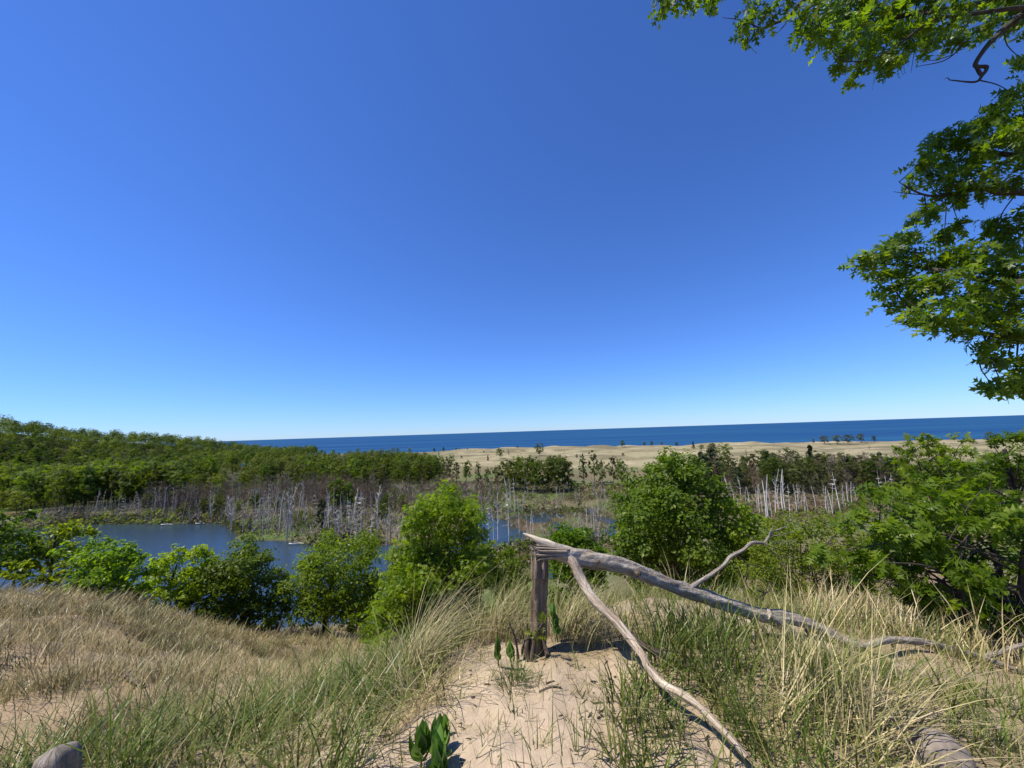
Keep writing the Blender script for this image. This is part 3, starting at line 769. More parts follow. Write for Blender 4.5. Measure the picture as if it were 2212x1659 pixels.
sp_ = hit(2043, 1650); m = MB(); rg = np.random.default_rng(203)
uu, vv = np.meshgrid(np.linspace(0, 2 * np.pi, 49)[:-1], np.linspace(.02, np.pi - .02, 26), indexing='ij')
rk = 1 + .10 * fbm(np.cos(uu) * np.sin(vv) * 1.3 + 4, np.sin(uu) * np.sin(vv) * 1.3 + np.cos(vv), 3, 9) + .03 * fbm(uu * 3, vv * 6, 3, 10)
crk = np.exp(-((uu - 4.3 - .25 * np.sin(vv * 4)) / .05) ** 2) * .05
V = np.stack([np.cos(uu) * np.sin(vv) * .125, np.sin(uu) * np.sin(vv) * .115, np.cos(vv) * .115], -1) * (rk - crk)[..., None] + sp_ + [0, .02, .01]
ii_ = np.arange(48)[:, None]; jj_ = np.arange(25)[None]
m.add(V.reshape(-1, 3), np.stack([ii_ * 26 + jj_, ii_ * 26 + jj_ + 1, ((ii_ + 1) % 48) * 26 + jj_ + 1, ((ii_ + 1) % 48) * 26 + jj_], -1).reshape(-1, 4)[:, ::1])
o = m.build('rounded_stone', plain_mat('grey_tan_stone', (0.12, 0.105, 0.088), (0.33, 0.27, 0.225), 9, 0.9, 0.5), None, tuple(sp_), smooth=True); tag(o, 'rounded grey-tan weathered stone among lying straw at the lower edge', 'stone')
stub('wood_chunk', 1672, 1628, .07, 2.62, 'small grey broken chunk of wood beside the leaning limb', (.02, 0), .6, M_GREYW, 202)
def ground_log(name, p0, p1, w, label, mat, cat='log', seed=0, lift=0.3):
    a = hit(*p0); b = hit(*p1); m = MB()
    n = 12; t = np.linspace(0, 1, n)[:, None]; P = a * (1 - t) + b * t
    P[:, 2] = H(P[:, 0], P[:, 1]) + w * lift; P[:, 0] += .15 * w * np.sin(t[:, 0] * 7)
    tube(m, P, w * .5 * np.linspace(1, .7, n), 9, rough=.25, seed=seed)
    o = m.build(name, mat, None, tuple(a), smooth=True, use_uv=True); tag(o, label, cat)
ground_log('charred_log', (268, 1462), (306, 1488), .075, 'short dark log half sunk in the dry grass slope', M_DARKW, seed=3, lift=.5)
ground_log('fallen_stick', (1165, 1500), (1212, 1490), .016, 'thin dark stick lying on the sand below the stump', M_DARKW, 'stick', 4)
ground_log('fallen_twig', (1180, 1480), (1197, 1474), .012, 'short brown twig on bare sand', M_STUMP, 'stick', 6)
for (px, py0, py1, w, r, lb) in [(440 / 1.8228, 1312, 1278, 5, 19.5, 'bare upright stick on the dry slope before the leafy trees'), (606, 1362, 1338, 7, 21.5, 'short dark dead trunk under the dark green tree'), (630, 1368, 1342, 6, 21.0, 'forked dead stem beside the short dark trunk')]:
    m = MB(); a = ground_at(px, r); b = at_r(px + 3, py1, r + .2)
    P = catmull([a - [0, 0, .2], (a + b) / 2 + [.06, 0, 0], b], 10); tube(m, P, np.linspace(1, .45, 10) * w / PF * r * .5, 7, rough=.15)
    if 'forked' in lb:
        tube(m, catmull([(a + b) / 2, b + [.35, 0, -.1]], 5), np.linspace(.05, .02, 5), 6)
    o = m.build('dead_sapling', M_DARKW, None, tuple(a), use_uv=True); tag(o, lb, 'dead sapling')

# ------------------------------------------------------------------ grass
def blades(mb, B, az, a0, curl, L, w, tint, seg=4):
    n = len(B)
    t = np.linspace(0, 1, seg + 1)
    ang = a0[:, None] + curl[:, None] * t[None] ** 1.2
    st = (L / seg)[:, None]
    hx = np.concatenate([np.zeros((n, 1)), np.cumsum(np.sin(ang[:, :-1]) * st, 1)], 1)
    hz = np.concatenate([np.zeros((n, 1)), np.cumsum(np.cos(ang[:, :-1]) * st, 1)], 1)
    dx, dy = np.sin(az), np.cos(az)
    C = np.stack([B[:, 0:1] + hx * dx[:, None], B[:, 1:2] + hx * dy[:, None], B[:, 2:3] + hz - 0.01], -1)
    tw_ = az + np.pi / 2 + rng.normal(size=n) * .5
    sdv = np.stack([np.sin(tw_), np.cos(tw_), np.zeros(n)], -1)
    ww = w[:, None] * np.array([.8] + [1 - .75 * (q / seg) ** 1.6 for q in range(1, seg)])[None]
    Lf = C[:, :seg] - sdv[:, None] * ww[..., None] * .5; Rt = C[:, :seg] + sdv[:, None] * ww[..., None] * .5
    V = np.concatenate([np.stack([Lf, Rt], 2).reshape(n, 2 * seg, 3), C[:, seg:seg + 1]], 1)
    k = 2 * seg + 1
    q = np.array([[2 * i, 2 * i + 1, 2 * i + 3, 2 * i + 2] for i in range(seg - 1)])
    base = mb.n
    mb.add(V.reshape(-1, 3), (q[None] + (np.arange(n) * k)[:, None, None]).reshape(-1, 4), attr=np.repeat(tint, k))
    tri = np.array([[2 * seg - 2, 2 * seg - 1, 2 * seg]])
    f = (tri[None] + (np.arange(n) * k)[:, None, None]).reshape(-1, 3) + base
    mb.F.setdefault(3, []).append((f, np.zeros(len(f), np.int32), np.zeros((len(f) * 3, 2))))

def region(poly, dens, r0, r1, seed, th0=-70, th1=70):
    rg = np.random.default_rng(seed)
    area = math.radians(th1 - th0) * (r1 * r1 - r0 * r0) / 2
    n = int(area * dens)
    th = np.radians(rg.uniform(th0, th1, n)); r = np.sqrt(rg.uniform(r0 * r0, r1 * r1, n))
    P = np.stack([r * np.sin(th), r * np.cos(th)], -1); z = H(P[:, 0], P[:, 1])
    P = np.concatenate([P, z[:, None]], 1)
    if poly is not None:
        x, y = proj(P); P = P[inpoly(x, y, poly)]
    return P

KEEP_OFF = [(hit(2043, 1650)[:2], .15), (hit(120, 1640)[:2], .16), (hit(2030, 1700)[:2], .2), (hit(1565, 1612)[:2], .10), (hit(1590, 1650)[:2], .12), (hit(1530, 1575)[:2], .08)]
def tufts(mb, P, per, rad, L, tint, a0=(.05, .35), curl=(.2, .9), w=.005, lean=None, lean_k=.5, seed=0, seg=4, lvar=.3, tvar=.18, own=0):
    rg = np.random.default_rng(seed)
    for q, rr_ in KEEP_OFF:
        P = P[np.hypot(P[:, 0] - q[0], P[:, 1] - q[1]) > rr_]
    n = len(P) * per
    if n == 0: return
    idx = np.repeat(np.arange(len(P)), per)
    off = rg.normal(size=(n, 2)) * rad
    B = P[idx].copy(); B[:, :2] += off; B[:, 2] = H(B[:, 0], B[:, 1])
    az = np.arctan2(off[:, 0], off[:, 1]) + rg.normal(size=n) * .7
    if own:
        az = np.where(rg.random(n) < own, rg.uniform(0, 6.283, len(P))[idx] + rg.normal(size=n) * .55, az)
    if lean is not None:
        m = rg.random(n) < lean_k
        az = np.where(m, math.radians(lean) + rg.normal(size=n) * .5, az)
    tscale = np.exp(rg.normal(size=len(P)) * .18)[idx]
    ll = L * tscale * np.clip(1 + lvar * rg.normal(size=n), .3, 1.8)
    tm = np.clip(rg.uniform(tint[0], tint[1], len(P))[idx] + tvar * rg.normal(size=n), 0, 1)
    blades(mb, B, az, rg.uniform(*a0, n), rg.uniform(*curl, n), ll, w * rg.uniform(.6, 1.4, n), tm, seg)

g = MB()
P_ = [(200, 1640), (420, 1575), (600, 1525), (760, 1470), (880, 1415), (975, 1410), (930, 1470), (905, 1540), (790, 1640), (700, 1760), (-200, 1800), (-200, 1640)]
tufts(g, region(P_, 19, 2.0, 6.8, 1), 19, .075, .40, (.0, .42), a0=(.05, .6), curl=(.5, 2.1), w=.0098, own=.5, seed=1, lean=60, lean_k=.35, tvar=.16)
tufts(g, region(P_, 14, 2.0, 6.8, 2), 12, .08, .40, (.6, 1), a0=(.5, 1.3), curl=(.2, 1.0), w=.005, seed=2, lean=70)
tufts(g, region([(830, 1440), (880, 1380), (1010, 1340), (1060, 1340), (1010, 1410), (930, 1450)], 45, 3.2, 6, 3), 14, .06, .26, (.0, .5), w=.0075, seed=3)
tufts(g, np.array([hit(885, 1470), hit(900, 1462), hit(890, 1480)]), 130, .07, .62, (.7, .95), a0=(.1, .7), curl=(.9, 1.9), lean=75, lean_k=.85, seed=4)
tufts(g, np.array([hit(925, 1500), hit(960, 1500), hit(905, 1520), hit(880, 1540)]), 60, .11, .28, (.75, 1), a0=(.3, 1.2), curl=(.3, 1.2), seed=5)
P_ = [(985, 1400), (1000, 1345), (1120, 1335), (1150, 1395), (1120, 1405), (1060, 1405)]
tufts(g, region(P_, 55, 2.95, 4.8, 6), 13, .06, .40, (.1, .75), a0=(.05, .4), curl=(.3, 1.1), lean=80, lean_k=.6, w=.0055, seed=6)
tufts(g, np.array([hit(1040, 1392), hit(1075, 1385), hit(1110, 1380)]), 90, .07, .48, (.7, 1), a0=(.1, .6), curl=(.8, 1.7), lean=85, lean_k=.8, seed=7)
P_ = [(1185, 1395), (1200, 1345), (1330, 1335), (1420, 1370), (1340, 1400), (1260, 1398)]
tufts(g, region(P_, 60, 3.0, 4.8, 8), 13, .06, .30, (.2, .8), a0=(.1, .5), curl=(.4, 1.3), lean=80, lean_k=.5, seed=8)
tufts(g, np.array([hit(1230, 1388), hit(1275, 1392), hit(1215, 1372)]), 90, .06, .42, (.7, 1), a0=(.1, .6), curl=(.9, 1.9), lean=80, lean_k=.7, seed=9)
P_ = [(1385, 1430), (1400, 1350), (1560, 1340), (1650, 1400), (1570, 1470), (1450, 1455)]
tufts(g, region(P_, 52, 2.7, 4.6, 10), 18, .06, .31, (.0, .35), a0=(.05, .6), curl=(.3, 1.5), w=.009, seed=10, own=.4)
P_ = [(1325, 1480), (1420, 1450), (1560, 1480), (1680, 1720), (1360, 1760), (1310, 1600)]
tufts(g, region(P_, 90, 1.9, 3.2, 11), 13, .05, .22, (.0, .45), a0=(.05, .7), curl=(.3, 1.5), w=.008, seed=11, own=.4)
tufts(g, np.array([hit(1640, 1640), hit(1610, 1660), hit(1590, 1640)]), 50, .05, .27, (.0, .2), a0=(.1, .5), curl=(.2, .6), lean=-50, lean_k=.7, w=.006, seed=12)
P_ = [(1540, 1480), (1700, 1400), (1900, 1420), (2100, 1500), (2330, 1490), (2500, 1800), (1660, 1800)]
tufts(g, region(P_, 40, 1.9, 3.7, 13), 12, .08, .34, (.55, 1), a0=(.7, 1.45), curl=(.0, .5), lean=85, lean_k=.5, seed=13)
tufts(g, region(P_, 45, 1.9, 4.2, 14), 10, .06, .24, (.0, .4), a0=(.1, .8), curl=(.3, 1.5), w=.0078, seed=14, own=.4)
tufts(g, np.array([hit(1790, 1600), hit(1830, 1610), hit(1760, 1560), hit(1850, 1580)]), 11, .07, .58, (.8, 1), a0=(.0, .45), curl=(.05, .5), lean=70, lean_k=.6, w=.006, seed=15)
tufts(g, np.array([hit(1850, 1620), hit(1880, 1640), hit(1930, 1660), hit(1700, 1560)]), 45, .08, .75, (.75, 1), a0=(.8, 1.4), curl=(.1, .5), lean=72, lean_k=.85, w=.006, seed=16)
tufts(g, np.array([hit(1730, 1500), hit(1790, 1540), hit(1770, 1480)]), 45, .07, .30, (.05, .35), a0=(.05, .3), curl=(.1, .6), w=.006, seed=17)
P_ = [(1560, 1460), (1640, 1395), (1900, 1400), (1860, 1470), (1680, 1500)]
tufts(g, region(P_, 50, 2.6, 3.9, 18), 11, .07, .15, (.2, .8), a0=(.2, .8), curl=(.5, 1.3), lean=80, lean_k=.5, seed=18)
# the crest behind the fallen trunk and the shoulders of the dune
tufts(g, region(None, 26, 5.1, 7.2, 19, 6, 48), 13, .08, .30,
      (.1, .7), a0=(.1, .6), curl=(.3, 1.2), lean=80, lean_k=.4, w=.006, seed=119)
tufts(g, region(None, 26, 3.3, 4.9, 119, 6, 24), 12, .07, .20, (.1, .7), a0=(.1, .6), curl=(.3, 1.2), seed=122)
tufts(g, region(None, 30, 3.5, 5.6, 123, 24, 56), 10, .07, .085, (.1, .7), a0=(.05, .4), curl=(.3, 1.0), lean=80, lean_k=.4, w=.006, seed=19)
tufts(g, region(None, 30, 3.6, 6.5, 20, -20, -5), 12, .08, .24, (.1, .6), a0=(.1, .6), curl=(.3, 1.2), seed=120)
tufts(g, region(None, 26, 3.6, 6.0, 121, -5, 4), 12, .08, .30, (.15, .7), a0=(.05, .4), curl=(.3, 1.0), lean=80, lean_k=.4, w=.006, seed=20)
tufts(g, region(SAND_POLY, 55, 1.9, 4, 21), 5, .03, .13, (.1, .55), a0=(.1, .7), curl=(.1, .8), w=.0045, seed=21)
tufts(g, region([(1090, 1660), (1110, 1560), (1330, 1520), (1420, 1760), (1080, 1760)], 26, 1.9, 2.8, 22), 4, .03, .26, (.1, .5), a0=(.05, .35), curl=(.0, .5), w=.005, seed=22)
tufts(g, np.array([hit(1113, 1478)]), 130, .045, .14, (.0, .15), a0=(.1, .8), curl=(.2, .9), w=.0045, seed=23)
tufts(g, region([(700, 1700), (780, 1640), (1000, 1560), (1080, 1700)], 22, 1.9, 3.0, 24), 5, .04, .16, (.3, .8), a0=(.1, .9), w=.004, seed=24)
# beside and behind the viewpoint
tufts(g, region(None, 14, .9, 3.2, 25, 62, 150), 12, .07, .4, (.2, .9), seed=25)
tufts(g, region(None, 14, 1.2, 4.2, 26, -150, -58), 12, .07, .4, (.0, .5), seed=26)
o = g.build('beach_grass', M_GRASS, use_attr=True); tag(o, 'green and straw coloured beach grass growing in tufts round the sand patch', 'grass', kind='stuff')

g = MB()
for (n0, r0, r1, wd, ln, seg, dens) in ((0, 4.2, 9, .0075, .25, 3, 13), (1, 9, 16, .011, .30, 3, 7.5), (2, 16, 33, .016, .36, 3, 4.2)):
    P = region(None, dens, r0, r1, 30 + n0, -70, -12)
    f_ = fbm(P[:, 0] / .8, P[:, 1] / .8, 3, 71)
    P = P[f_ > (-.13 if n0 < 2 else -.38)]
    tufts(g, P, 46, .17, ln, (.05, 1), a0=(.05, .8), curl=(.3, 1.6), lean=60, lean_k=.2, w=wd, seed=33 + n0, seg=seg, own=.6, lvar=.4, tvar=.12)
    tufts(g, P[::2], 14, .25, ln * .6, (.5, 1), a0=(.8, 1.5), curl=(0, .4), w=wd, seed=36 + n0, seg=seg)
P = region(None, 4, 5, 18, 46, -70, -20)
tufts(g, P[fbm(P[:, 0] / 2, P[:, 1] / 2, 2, 73) > .1], 60, .16, .36, (.0, .25), a0=(.1, .9), curl=(.4, 1.8), w=.010, seed=47, seg=3, own=.5)
P = region(None, 18, 4.2, 12, 44, -70, -14)
tufts(g, P, 8, .12, .17, (.3, 1), a0=(.2, 1.4), curl=(.2, 1.2), w=.007, seed=45, seg=3)
P = region(None, 5.5, 5.6, 22, 40, 34, 64)
tufts(g, P, 22, .15, .45, (.4, 1), a0=(.1, .9), curl=(.3, 1.2), lean=60, lean_k=.4, w=.011, seed=41, seg=3)
P = region(None, 3.5, 6.5, 24, 42, -14, 34)
tufts(g, P, 16, .15, .5, (.3, .9), a0=(.1, .6), curl=(.3, 1.2), w=.011, seed=43, seg=3)
o = g.build('dry_slope_grass', M_DRY, use_attr=True); tag(o, 'dry straw coloured grass covering the dune slopes', 'grass', kind='stuff')

g = MB()
P = region(None, 190, 1.7, 5.2, 50, -60, 60)
tufts(g, P, 3, .05, .14, (.6, 1), a0=(1.35, 1.62), curl=(-.1, .15), w=.004, seed=51, seg=2)
o = g.build('straw_litter', M_GRASS, use_attr=True); tag(o, 'loose dead grass stems lying on the sand', 'litter', kind='stuff')

g = MB()
rg = np.random.default_rng(52)
P = region(None, 60, 1.7, 4.5, 52, -35, 35)
for p in P:
    a_ = rg.uniform(0, 6.28); L = rg.uniform(.012, .06); d = np.array([math.cos(a_), math.sin(a_), rg.normal() * .15]) * L
    w = rg.uniform(.002, .005); tube(g, np.array([p + [0, 0, w], p + d * .5 + [0, 0, w * 1.5], p + d + [0, 0, w]]), np.array([w, w * 1.1, w * .5]), 4)
o = g.build('bark_litter', M_DARKW, use_uv=True); tag(o, 'small dark crumbs of bark and twig strewn on the sand', 'litter', kind='stuff')

# ------------------------------------------------------------------ trees near the viewpoint
def ptree(name, label, cat, dist, base_px, clumps, leafm, leaf, tmpl, seed, dens=12., stems=1, trunk_w=.10, group=None, deep=.4, bark=None, twigs=3, per=16, base=None, ymap=None, shell=.42, twig=.2, bare=0):
    rg = np.random.default_rng(seed)
    b = ground_at(base_px, dist) if base is None else np.asarray(base, float)
    root = empty(name, b); tag(root, label, cat, group)
    C = []; Rr = []
    for k, (cx, cy, cr) in enumerate(clumps):
        Y = (b[1] if ymap is None else ymap(cx, cy)) + rg.normal() * .12 * dist * .1
        p = at_depth(cx, cy, Y); R = cr / PF * cam_depth(p)
        C.append(p); Rr.append(R)
    C = np.array(C); Rr = np.array(Rr)
    mid = C.mean(0); ext = np.abs(C - mid).max(0).max()
    ex = []
    for p, R in list(zip(C, Rr)):
        for s in (-1, 1):
            if deep and rg.random() < .8:
                q = p + np.array([rg.normal() * .35 * R, s * (R * 1.0 + rg.random() * deep * ext * .6), rg.normal() * .25 * R]); ex.append((q, R * rg.uniform(.7, .95)))
    cl = MB(); tb = MB(); allc = list(zip(C, Rr)) + ex
    for p, R in allc:
        n = int(dens * (R / leaf) ** 2) + 8; R = R * rg.uniform(.88, 1.12)
        pos, nn, twp = clump_points(p, np.array([R, R, R * .85]), n, rg, per=per, shell=shell, twig=twig)
        put_leaves(cl, pos, nn, leaf * rg.uniform(.6, 1.25, len(pos)), tmpl, rg, .3)
    top = max(p[2] for p, _ in allc); low_ = min(p[2] for p, _ in allc)
    axes = []
    for s in range(stems):
        a = 2 * np.pi * s / max(1, stems) + seed
        spread = .5 * ext if stems > 1 else .12 * ext
        e = np.array([mid[0] + math.cos(a) * spread, mid[1] + math.sin(a) * spread, low_ + .78 * (top - low_)])
        b0 = b + np.array([math.cos(a), math.sin(a), 0]) * (.18 if stems > 1 else 0) - [0, 0, .15]
        m1 = b0 * .55 + e * .45 + rg.normal(size=3) * .06 * (top - b[2]); m1[2] = b0[2] * .55 + e[2] * .45
        ax = catmull([b0, m1, e], 16); axes.append(ax)
        tube(tb, ax, np.linspace(1, .25, 16) * trunk_w * (1 if stems == 1 else .7), 9, rough=.15, ridge=.08, seed=seed + s)
    for p, R in allc:
        ax = axes[rg.integers(0, len(axes))]
        d = np.linalg.norm(ax - p, axis=1) + 1.2 * np.maximum(0, ax[:, 2] - p[2] + .25 * abs(p[2] - b[2]))
        i0 = int(np.clip(np.argmin(d), 3, 14)); s0 = ax[i0]
        m = (s0 + p) / 2 + rg.normal(size=3) * .10 * np.linalg.norm(p - s0) + [0, 0, .08 * np.linalg.norm(p - s0)]
        w0 = max(.008, trunk_w * .42 * (1 - i0 / 17))
        tube(tb, catmull([s0, m, p], 8), np.linspace(w0, w0 * .3, 8), 6, cap=False)
        for _ in range(twigs):
            dv = rg.normal(size=3); dv /= np.linalg.norm(dv)
            q = p + dv * R * .9; tube(tb, catmull([m * .3 + p * .7, (p + q) / 2 + rg.normal(size=3) * .1 * R, q], 5), np.linspace(w0 * .35, w0 * .12, 5), 4, cap=False)
    for _ in range(bare):
        p, R = allc[rg.integers(0, len(allc))]; dv = rg.normal(size=3); dv[2] = abs(dv[2]) * .4; dv /= np.linalg.norm(dv)
        tube(tb, catmull([p, p + dv * R * .9 + rg.normal(size=3) * .1, p + dv * R * 1.5], 6), np.linspace(.008, .003, 6), 4, cap=False)
    tb.build('trunk', bark or M_BARK, root, tuple(b), smooth=True)
    cl.build('crown', leafm, root, tuple(b))
    return root

SL = 'leafy trees on the slope above the pond'
ptree('tree', 'tall sunlit yellow-green tree before the dead stump, its sprays hanging to the grass', 'tree', 15.5, 962, [(965, 1072, 34), (925, 1098, 36), (1005, 1098, 36), (900, 1140, 34), (965, 1135, 48), (1020, 1150, 34), (880, 1190, 42), (940, 1205, 55), (1005, 1215, 45), (855, 1240, 38), (915, 1265, 52), (985, 1285, 45), (845, 1290, 42), (815, 1338, 38), (875, 1345, 46), (805, 1372, 22), (930, 1330, 40), (1045, 1205, 22), (905, 1222, 46), (962, 1248, 50), (1030, 1255, 30)],
      M_BRIGHT, .17, T_OAK, 11, dens=27, trunk_w=.11, group=SL)
ptree('juniper_shrub', 'low dark juniper at the foot of the tall yellow-green tree', 'shrub', 13.5, 1000, [(980, 1300, 34), (1020, 1300, 30), (1000, 1325, 34), (965, 1335, 28), (1035, 1330, 22)], M_CONIF, .10, T_OVAL, 12, dens=26, trunk_w=.06, stems=3)
ptree('tree', 'rounded mid-green tree on a short dark trunk above dry grass', 'tree', 23, 714, [(700, 1193, 30), (752, 1186, 34), (658, 1228, 32), (718, 1232, 42), (782, 1222, 32), (640, 1262, 28), (690, 1278, 42), (752, 1278, 42), (805, 1265, 32), (640, 1306, 26), (700, 1318, 32), (765, 1312, 34)], M_GREEN, .15, T_RHOMB, 13, dens=22, trunk_w=.17, group=SL)
ptree('tree', 'dark green dense tree between the pale green tree and the rounded one', 'tree', 25, 520, [(530, 1194, 28), (500, 1213, 32), (565, 1213, 28), (475, 1243, 34), (530, 1248, 42), (582, 1252, 28), (458, 1283, 36), (520, 1296, 42), (575, 1298, 30), (548, 1330, 26), (488, 1322, 28), (600, 1325, 22)], M_DEEP, .16, T_RHOMB, 14, dens=22, trunk_w=.15, group=SL)
ptree('tree', 'pale fresh green tree at the pond shore, left neighbour of the dark dense tree', 'tree', 26, 395, [(425, 1200, 24), (380, 1205, 22), (440, 1225, 26), (350, 1230, 26), (400, 1248, 36), (328, 1266, 26), (380, 1280, 32), (318, 1288, 20), (430, 1270, 28)], M_BRIGHT, .16, T_RHOMB, 15, dens=22, trunk_w=.13, group=SL)
ptree('tree', 'yellowish loose tree with two tops behind the dry slope crest', 'tree', 28, 120, [(138, 1138, 20), (172, 1150, 18), (110, 1158, 24), (90, 1185, 26), (132, 1190, 32), (78, 1215, 22), (150, 1220, 28)], M_BRIGHT, .17, T_RHOMB, 16, dens=19, trunk_w=.13, group=SL)
ptree('tree', 'mid-green tree with a ragged top standing against the open pond water', 'tree', 24, 225, [(182, 1187, 26), (232, 1195, 28), (200, 1225, 36), (262, 1192, 22), (272, 1222, 30), (240, 1255, 32), (288, 1198, 13), (190, 1260, 30), (294, 1236, 18), (270, 1270, 22)], M_GREEN, .15, T_RHOMB, 17, dens=22, trunk_w=.13, group=SL)
ptree('tree', 'dark green tree cut by the photo edge above the dry slope', 'tree', 27, 10, [(8, 1128, 24), (25, 1165, 28), (0, 1190, 34), (35, 1205, 24), (-34, 1160, 40), (-44, 1210, 40)], M_DEEP, .16, T_RHOMB, 18, dens=22, trunk_w=.15, group=SL)
ptree('tree', 'small green bushy tree in the gap between the yellow-green tree and the stump', 'tree', 18, 1092, [(1100, 1203, 22), (1072, 1232, 28), (1116, 1238, 26), (1090, 1272, 32), (1132, 1272, 18), (1050, 1190, 24), (1048, 1235, 22)], M_GREEN, .14, T_RHOMB, 19, dens=22, trunk_w=.09, group=SL)
for k, (bx, rr_, cl_, mt, lb) in enumerate([
    (40, 25, [(10, 1222, 22), (45, 1232, 22), (85, 1240, 24), (60, 1212, 20)], M_GREEN, 'low green shrub at the crest of the dry slope under the dark edge tree'),
    (150, 25, [(115, 1250, 24), (150, 1262, 26), (190, 1275, 24), (130, 1235, 20)], M_BRIGHT, 'low yellow-green shrub under the loose two-topped tree'),
    (265, 25, [(225, 1284, 22), (262, 1290, 24), (300, 1300, 22), (280, 1272, 20)], M_DEEP, 'low dark shrub under the ragged mid-green tree'),
    (400, 25.5, [(335, 1306, 20), (375, 1312, 22), (420, 1318, 24), (450, 1322, 22)], M_BRIGHT, 'low bright shrub at the foot of the pale fresh green tree'),
    (560, 25.5, [(480, 1338, 20), (520, 1345, 22), (565, 1346, 20), (600, 1338, 18)], M_DEEP, 'low dark shrub at the foot of the dense dark tree'),
    (790, 22, [(770, 1338, 22), (800, 1320, 26), (800, 1352, 22), (790, 1290, 24)], M_GREEN, 'green shrub filling between the rounded tree and the tall yellow-green one')]):
    cl_ = [(x, y + 9, r * .68) for x, y, r in cl_]
    ptree('slope_shrub', lb, 'shrub', rr_, bx, cl_, mt, .15, T_RHOMB, 60 + k, dens=24, stems=3, trunk_w=.05, group='shrubs along the slope crest')
ptree('tree', 'small rounded oak seen under the fallen trunk, beside the big round tree', 'tree', 19, 1245, [(1220, 1155, 26), (1262, 1155, 26), (1198, 1185, 28), (1245, 1190, 36), (1287, 1188, 20), (1208, 1225, 30), (1260, 1230, 30), (1292, 1240, 24), (1230, 1265, 30)], M_OAK, .15, T_RHOMB, 20, dens=24, trunk_w=.10, group=SL)
ptree('tree', 'largest round green tree rising above the sand dunes behind the fallen trunk', 'tree', 17, 1465, [(1450, 988, 24), (1418, 1018, 34), (1482, 1014, 38), (1388, 1058, 36), (1450, 1062, 52), (1512, 1055, 40), (1368, 1108, 42), (1440, 1118, 58), (1510, 1108, 52), (1552, 1086, 26), (1345, 1158, 36), (1400, 1172, 52), (1470, 1178, 58), (1540, 1158, 42), (1335, 1208, 32), (1390, 1232, 44), (1460, 1238, 48), (1522, 1220, 42)],
      M_DEEP, .155, T_RHOMB, 21, dens=20, trunk_w=.16, group=SL)
ptree('tree', 'low green tree leaning on the side of the largest round tree', 'tree', 18, 1600, [(1600, 1110, 28), (1632, 1130, 26), (1580, 1145, 36), (1620, 1165, 34), (1590, 1200, 42), (1642, 1200, 24), (1560, 1235, 30)], M_GREEN, .15, T_RHOMB, 22, dens=22, trunk_w=.11, group=SL)
ptree('thicket_shrub', 'wide fine-leaved thicket with bare grey twigs behind the rising branch', 'shrub', 11.5, 1730, [(1690, 1152, 28), (1740, 1142, 32), (1792, 1142, 32), (1658, 1190, 32), (1720, 1195, 42), (1790, 1190, 42), (1638, 1240, 36), (1700, 1245, 42), (1765, 1245, 42), (1655, 1286, 32), (1720, 1296, 38), (1790, 1290, 38), (1832, 1248, 38), (1845, 1165, 26)], M_GREEN, .065, T_RHOMB, 23, dens=13, stems=6, trunk_w=.045, bare=60, twigs=4)
ptree('oak_tree', 'spreading young oak with dark stems in dry grass beside the fallen crown', 'tree', 8.0, 2080, [(1932, 1108, 44), (1862, 1138, 38), (1990, 1085, 44), (2070, 1078, 52), (2150, 1062, 54), (1828, 1190, 34), (1890, 1190, 50), (1960, 1170, 54), (2040, 1150, 60), (2120, 1140, 64), (2192, 1130, 56), (1850, 1232, 30), (1930, 1243, 44), (2010, 1232, 50), (2090, 1228, 54), (2170, 1220, 56), (1980, 1288, 34), (2060, 1296, 40), (2130, 1304, 46), (2190, 1290, 46), (2048, 1338, 24), (2104, 1352, 30), (2182, 1368, 36), (2240, 1200, 60), (2250, 1330, 56)],
      M_OAK, .155, T_OAK, 24, dens=19, stems=5, trunk_w=.10, deep=.5, bark=M_DARKW if False else M_BARK)
ptree('oak_tree', 'darker oak top standing against the lake, behind the spreading young oak', 'tree', 17, 2050, [(1985, 948, 13), (1965, 962, 10), (2000, 985, 26), (2040, 962, 24), (2076, 982, 25), (1962, 1000, 20), (2020, 1020, 36), (1968, 1040, 26), (2080, 1030, 34), (2110, 1000, 22), (2030, 1070, 40), (2090, 1075, 36)], M_OAK, .17, T_OAK, 25, dens=13, trunk_w=.13)
ptree('oak_tree', 'dark oak at the photo edge whose top meets the sand dunes', 'tree', 13.5, 2200, [(2150, 985, 26), (2190, 965, 32), (2215, 940, 24), (2130, 1022, 32), (2180, 1020, 42), (2232, 1000, 46), (2150, 1065, 36)], M_OAK, .16, T_OAK, 26, dens=15, trunk_w=.13)

# the big oak whose branches hang into the top of the view; its trunk stands outside the frame
ob = np.array([9.4, 5.6, float(H(9.4, 5.6))])
oak = empty('oak_tree', ob); tag(oak, 'old oak reaching lobed leaves and crooked branches over the sky', 'tree')
rg = np.random.default_rng(77)
cl = MB(); tb = MB()
TOPC = [(1445, -8, 26), (1418, 2, 14), (1474, -2, 14), (1620, 22, 26), (1645, 48, 22), (1608, 50, 14), (1742, 18, 30), (1768, 58, 28), (1790, 86, 18), (1690, -5, 22), (1822, 28, 38), (1872, 28, 38), (1932, 28, 38), (1990, 28, 36), (1830, 88, 34), (1882, 88, 38), (1940, 88, 38), (1815, 130, 18), (1860, 134, 24), (1920, 122, 26), (1975, 112, 20),
        (2042, 18, 42), (2102, 16, 38), (2162, 16, 42), (2030, 70, 30), (2060, 92, 18), (2132, 58, 18), (2225, 5, 50), (1560, -30, 40), (1850, -40, 60), (2000, -50, 60)]
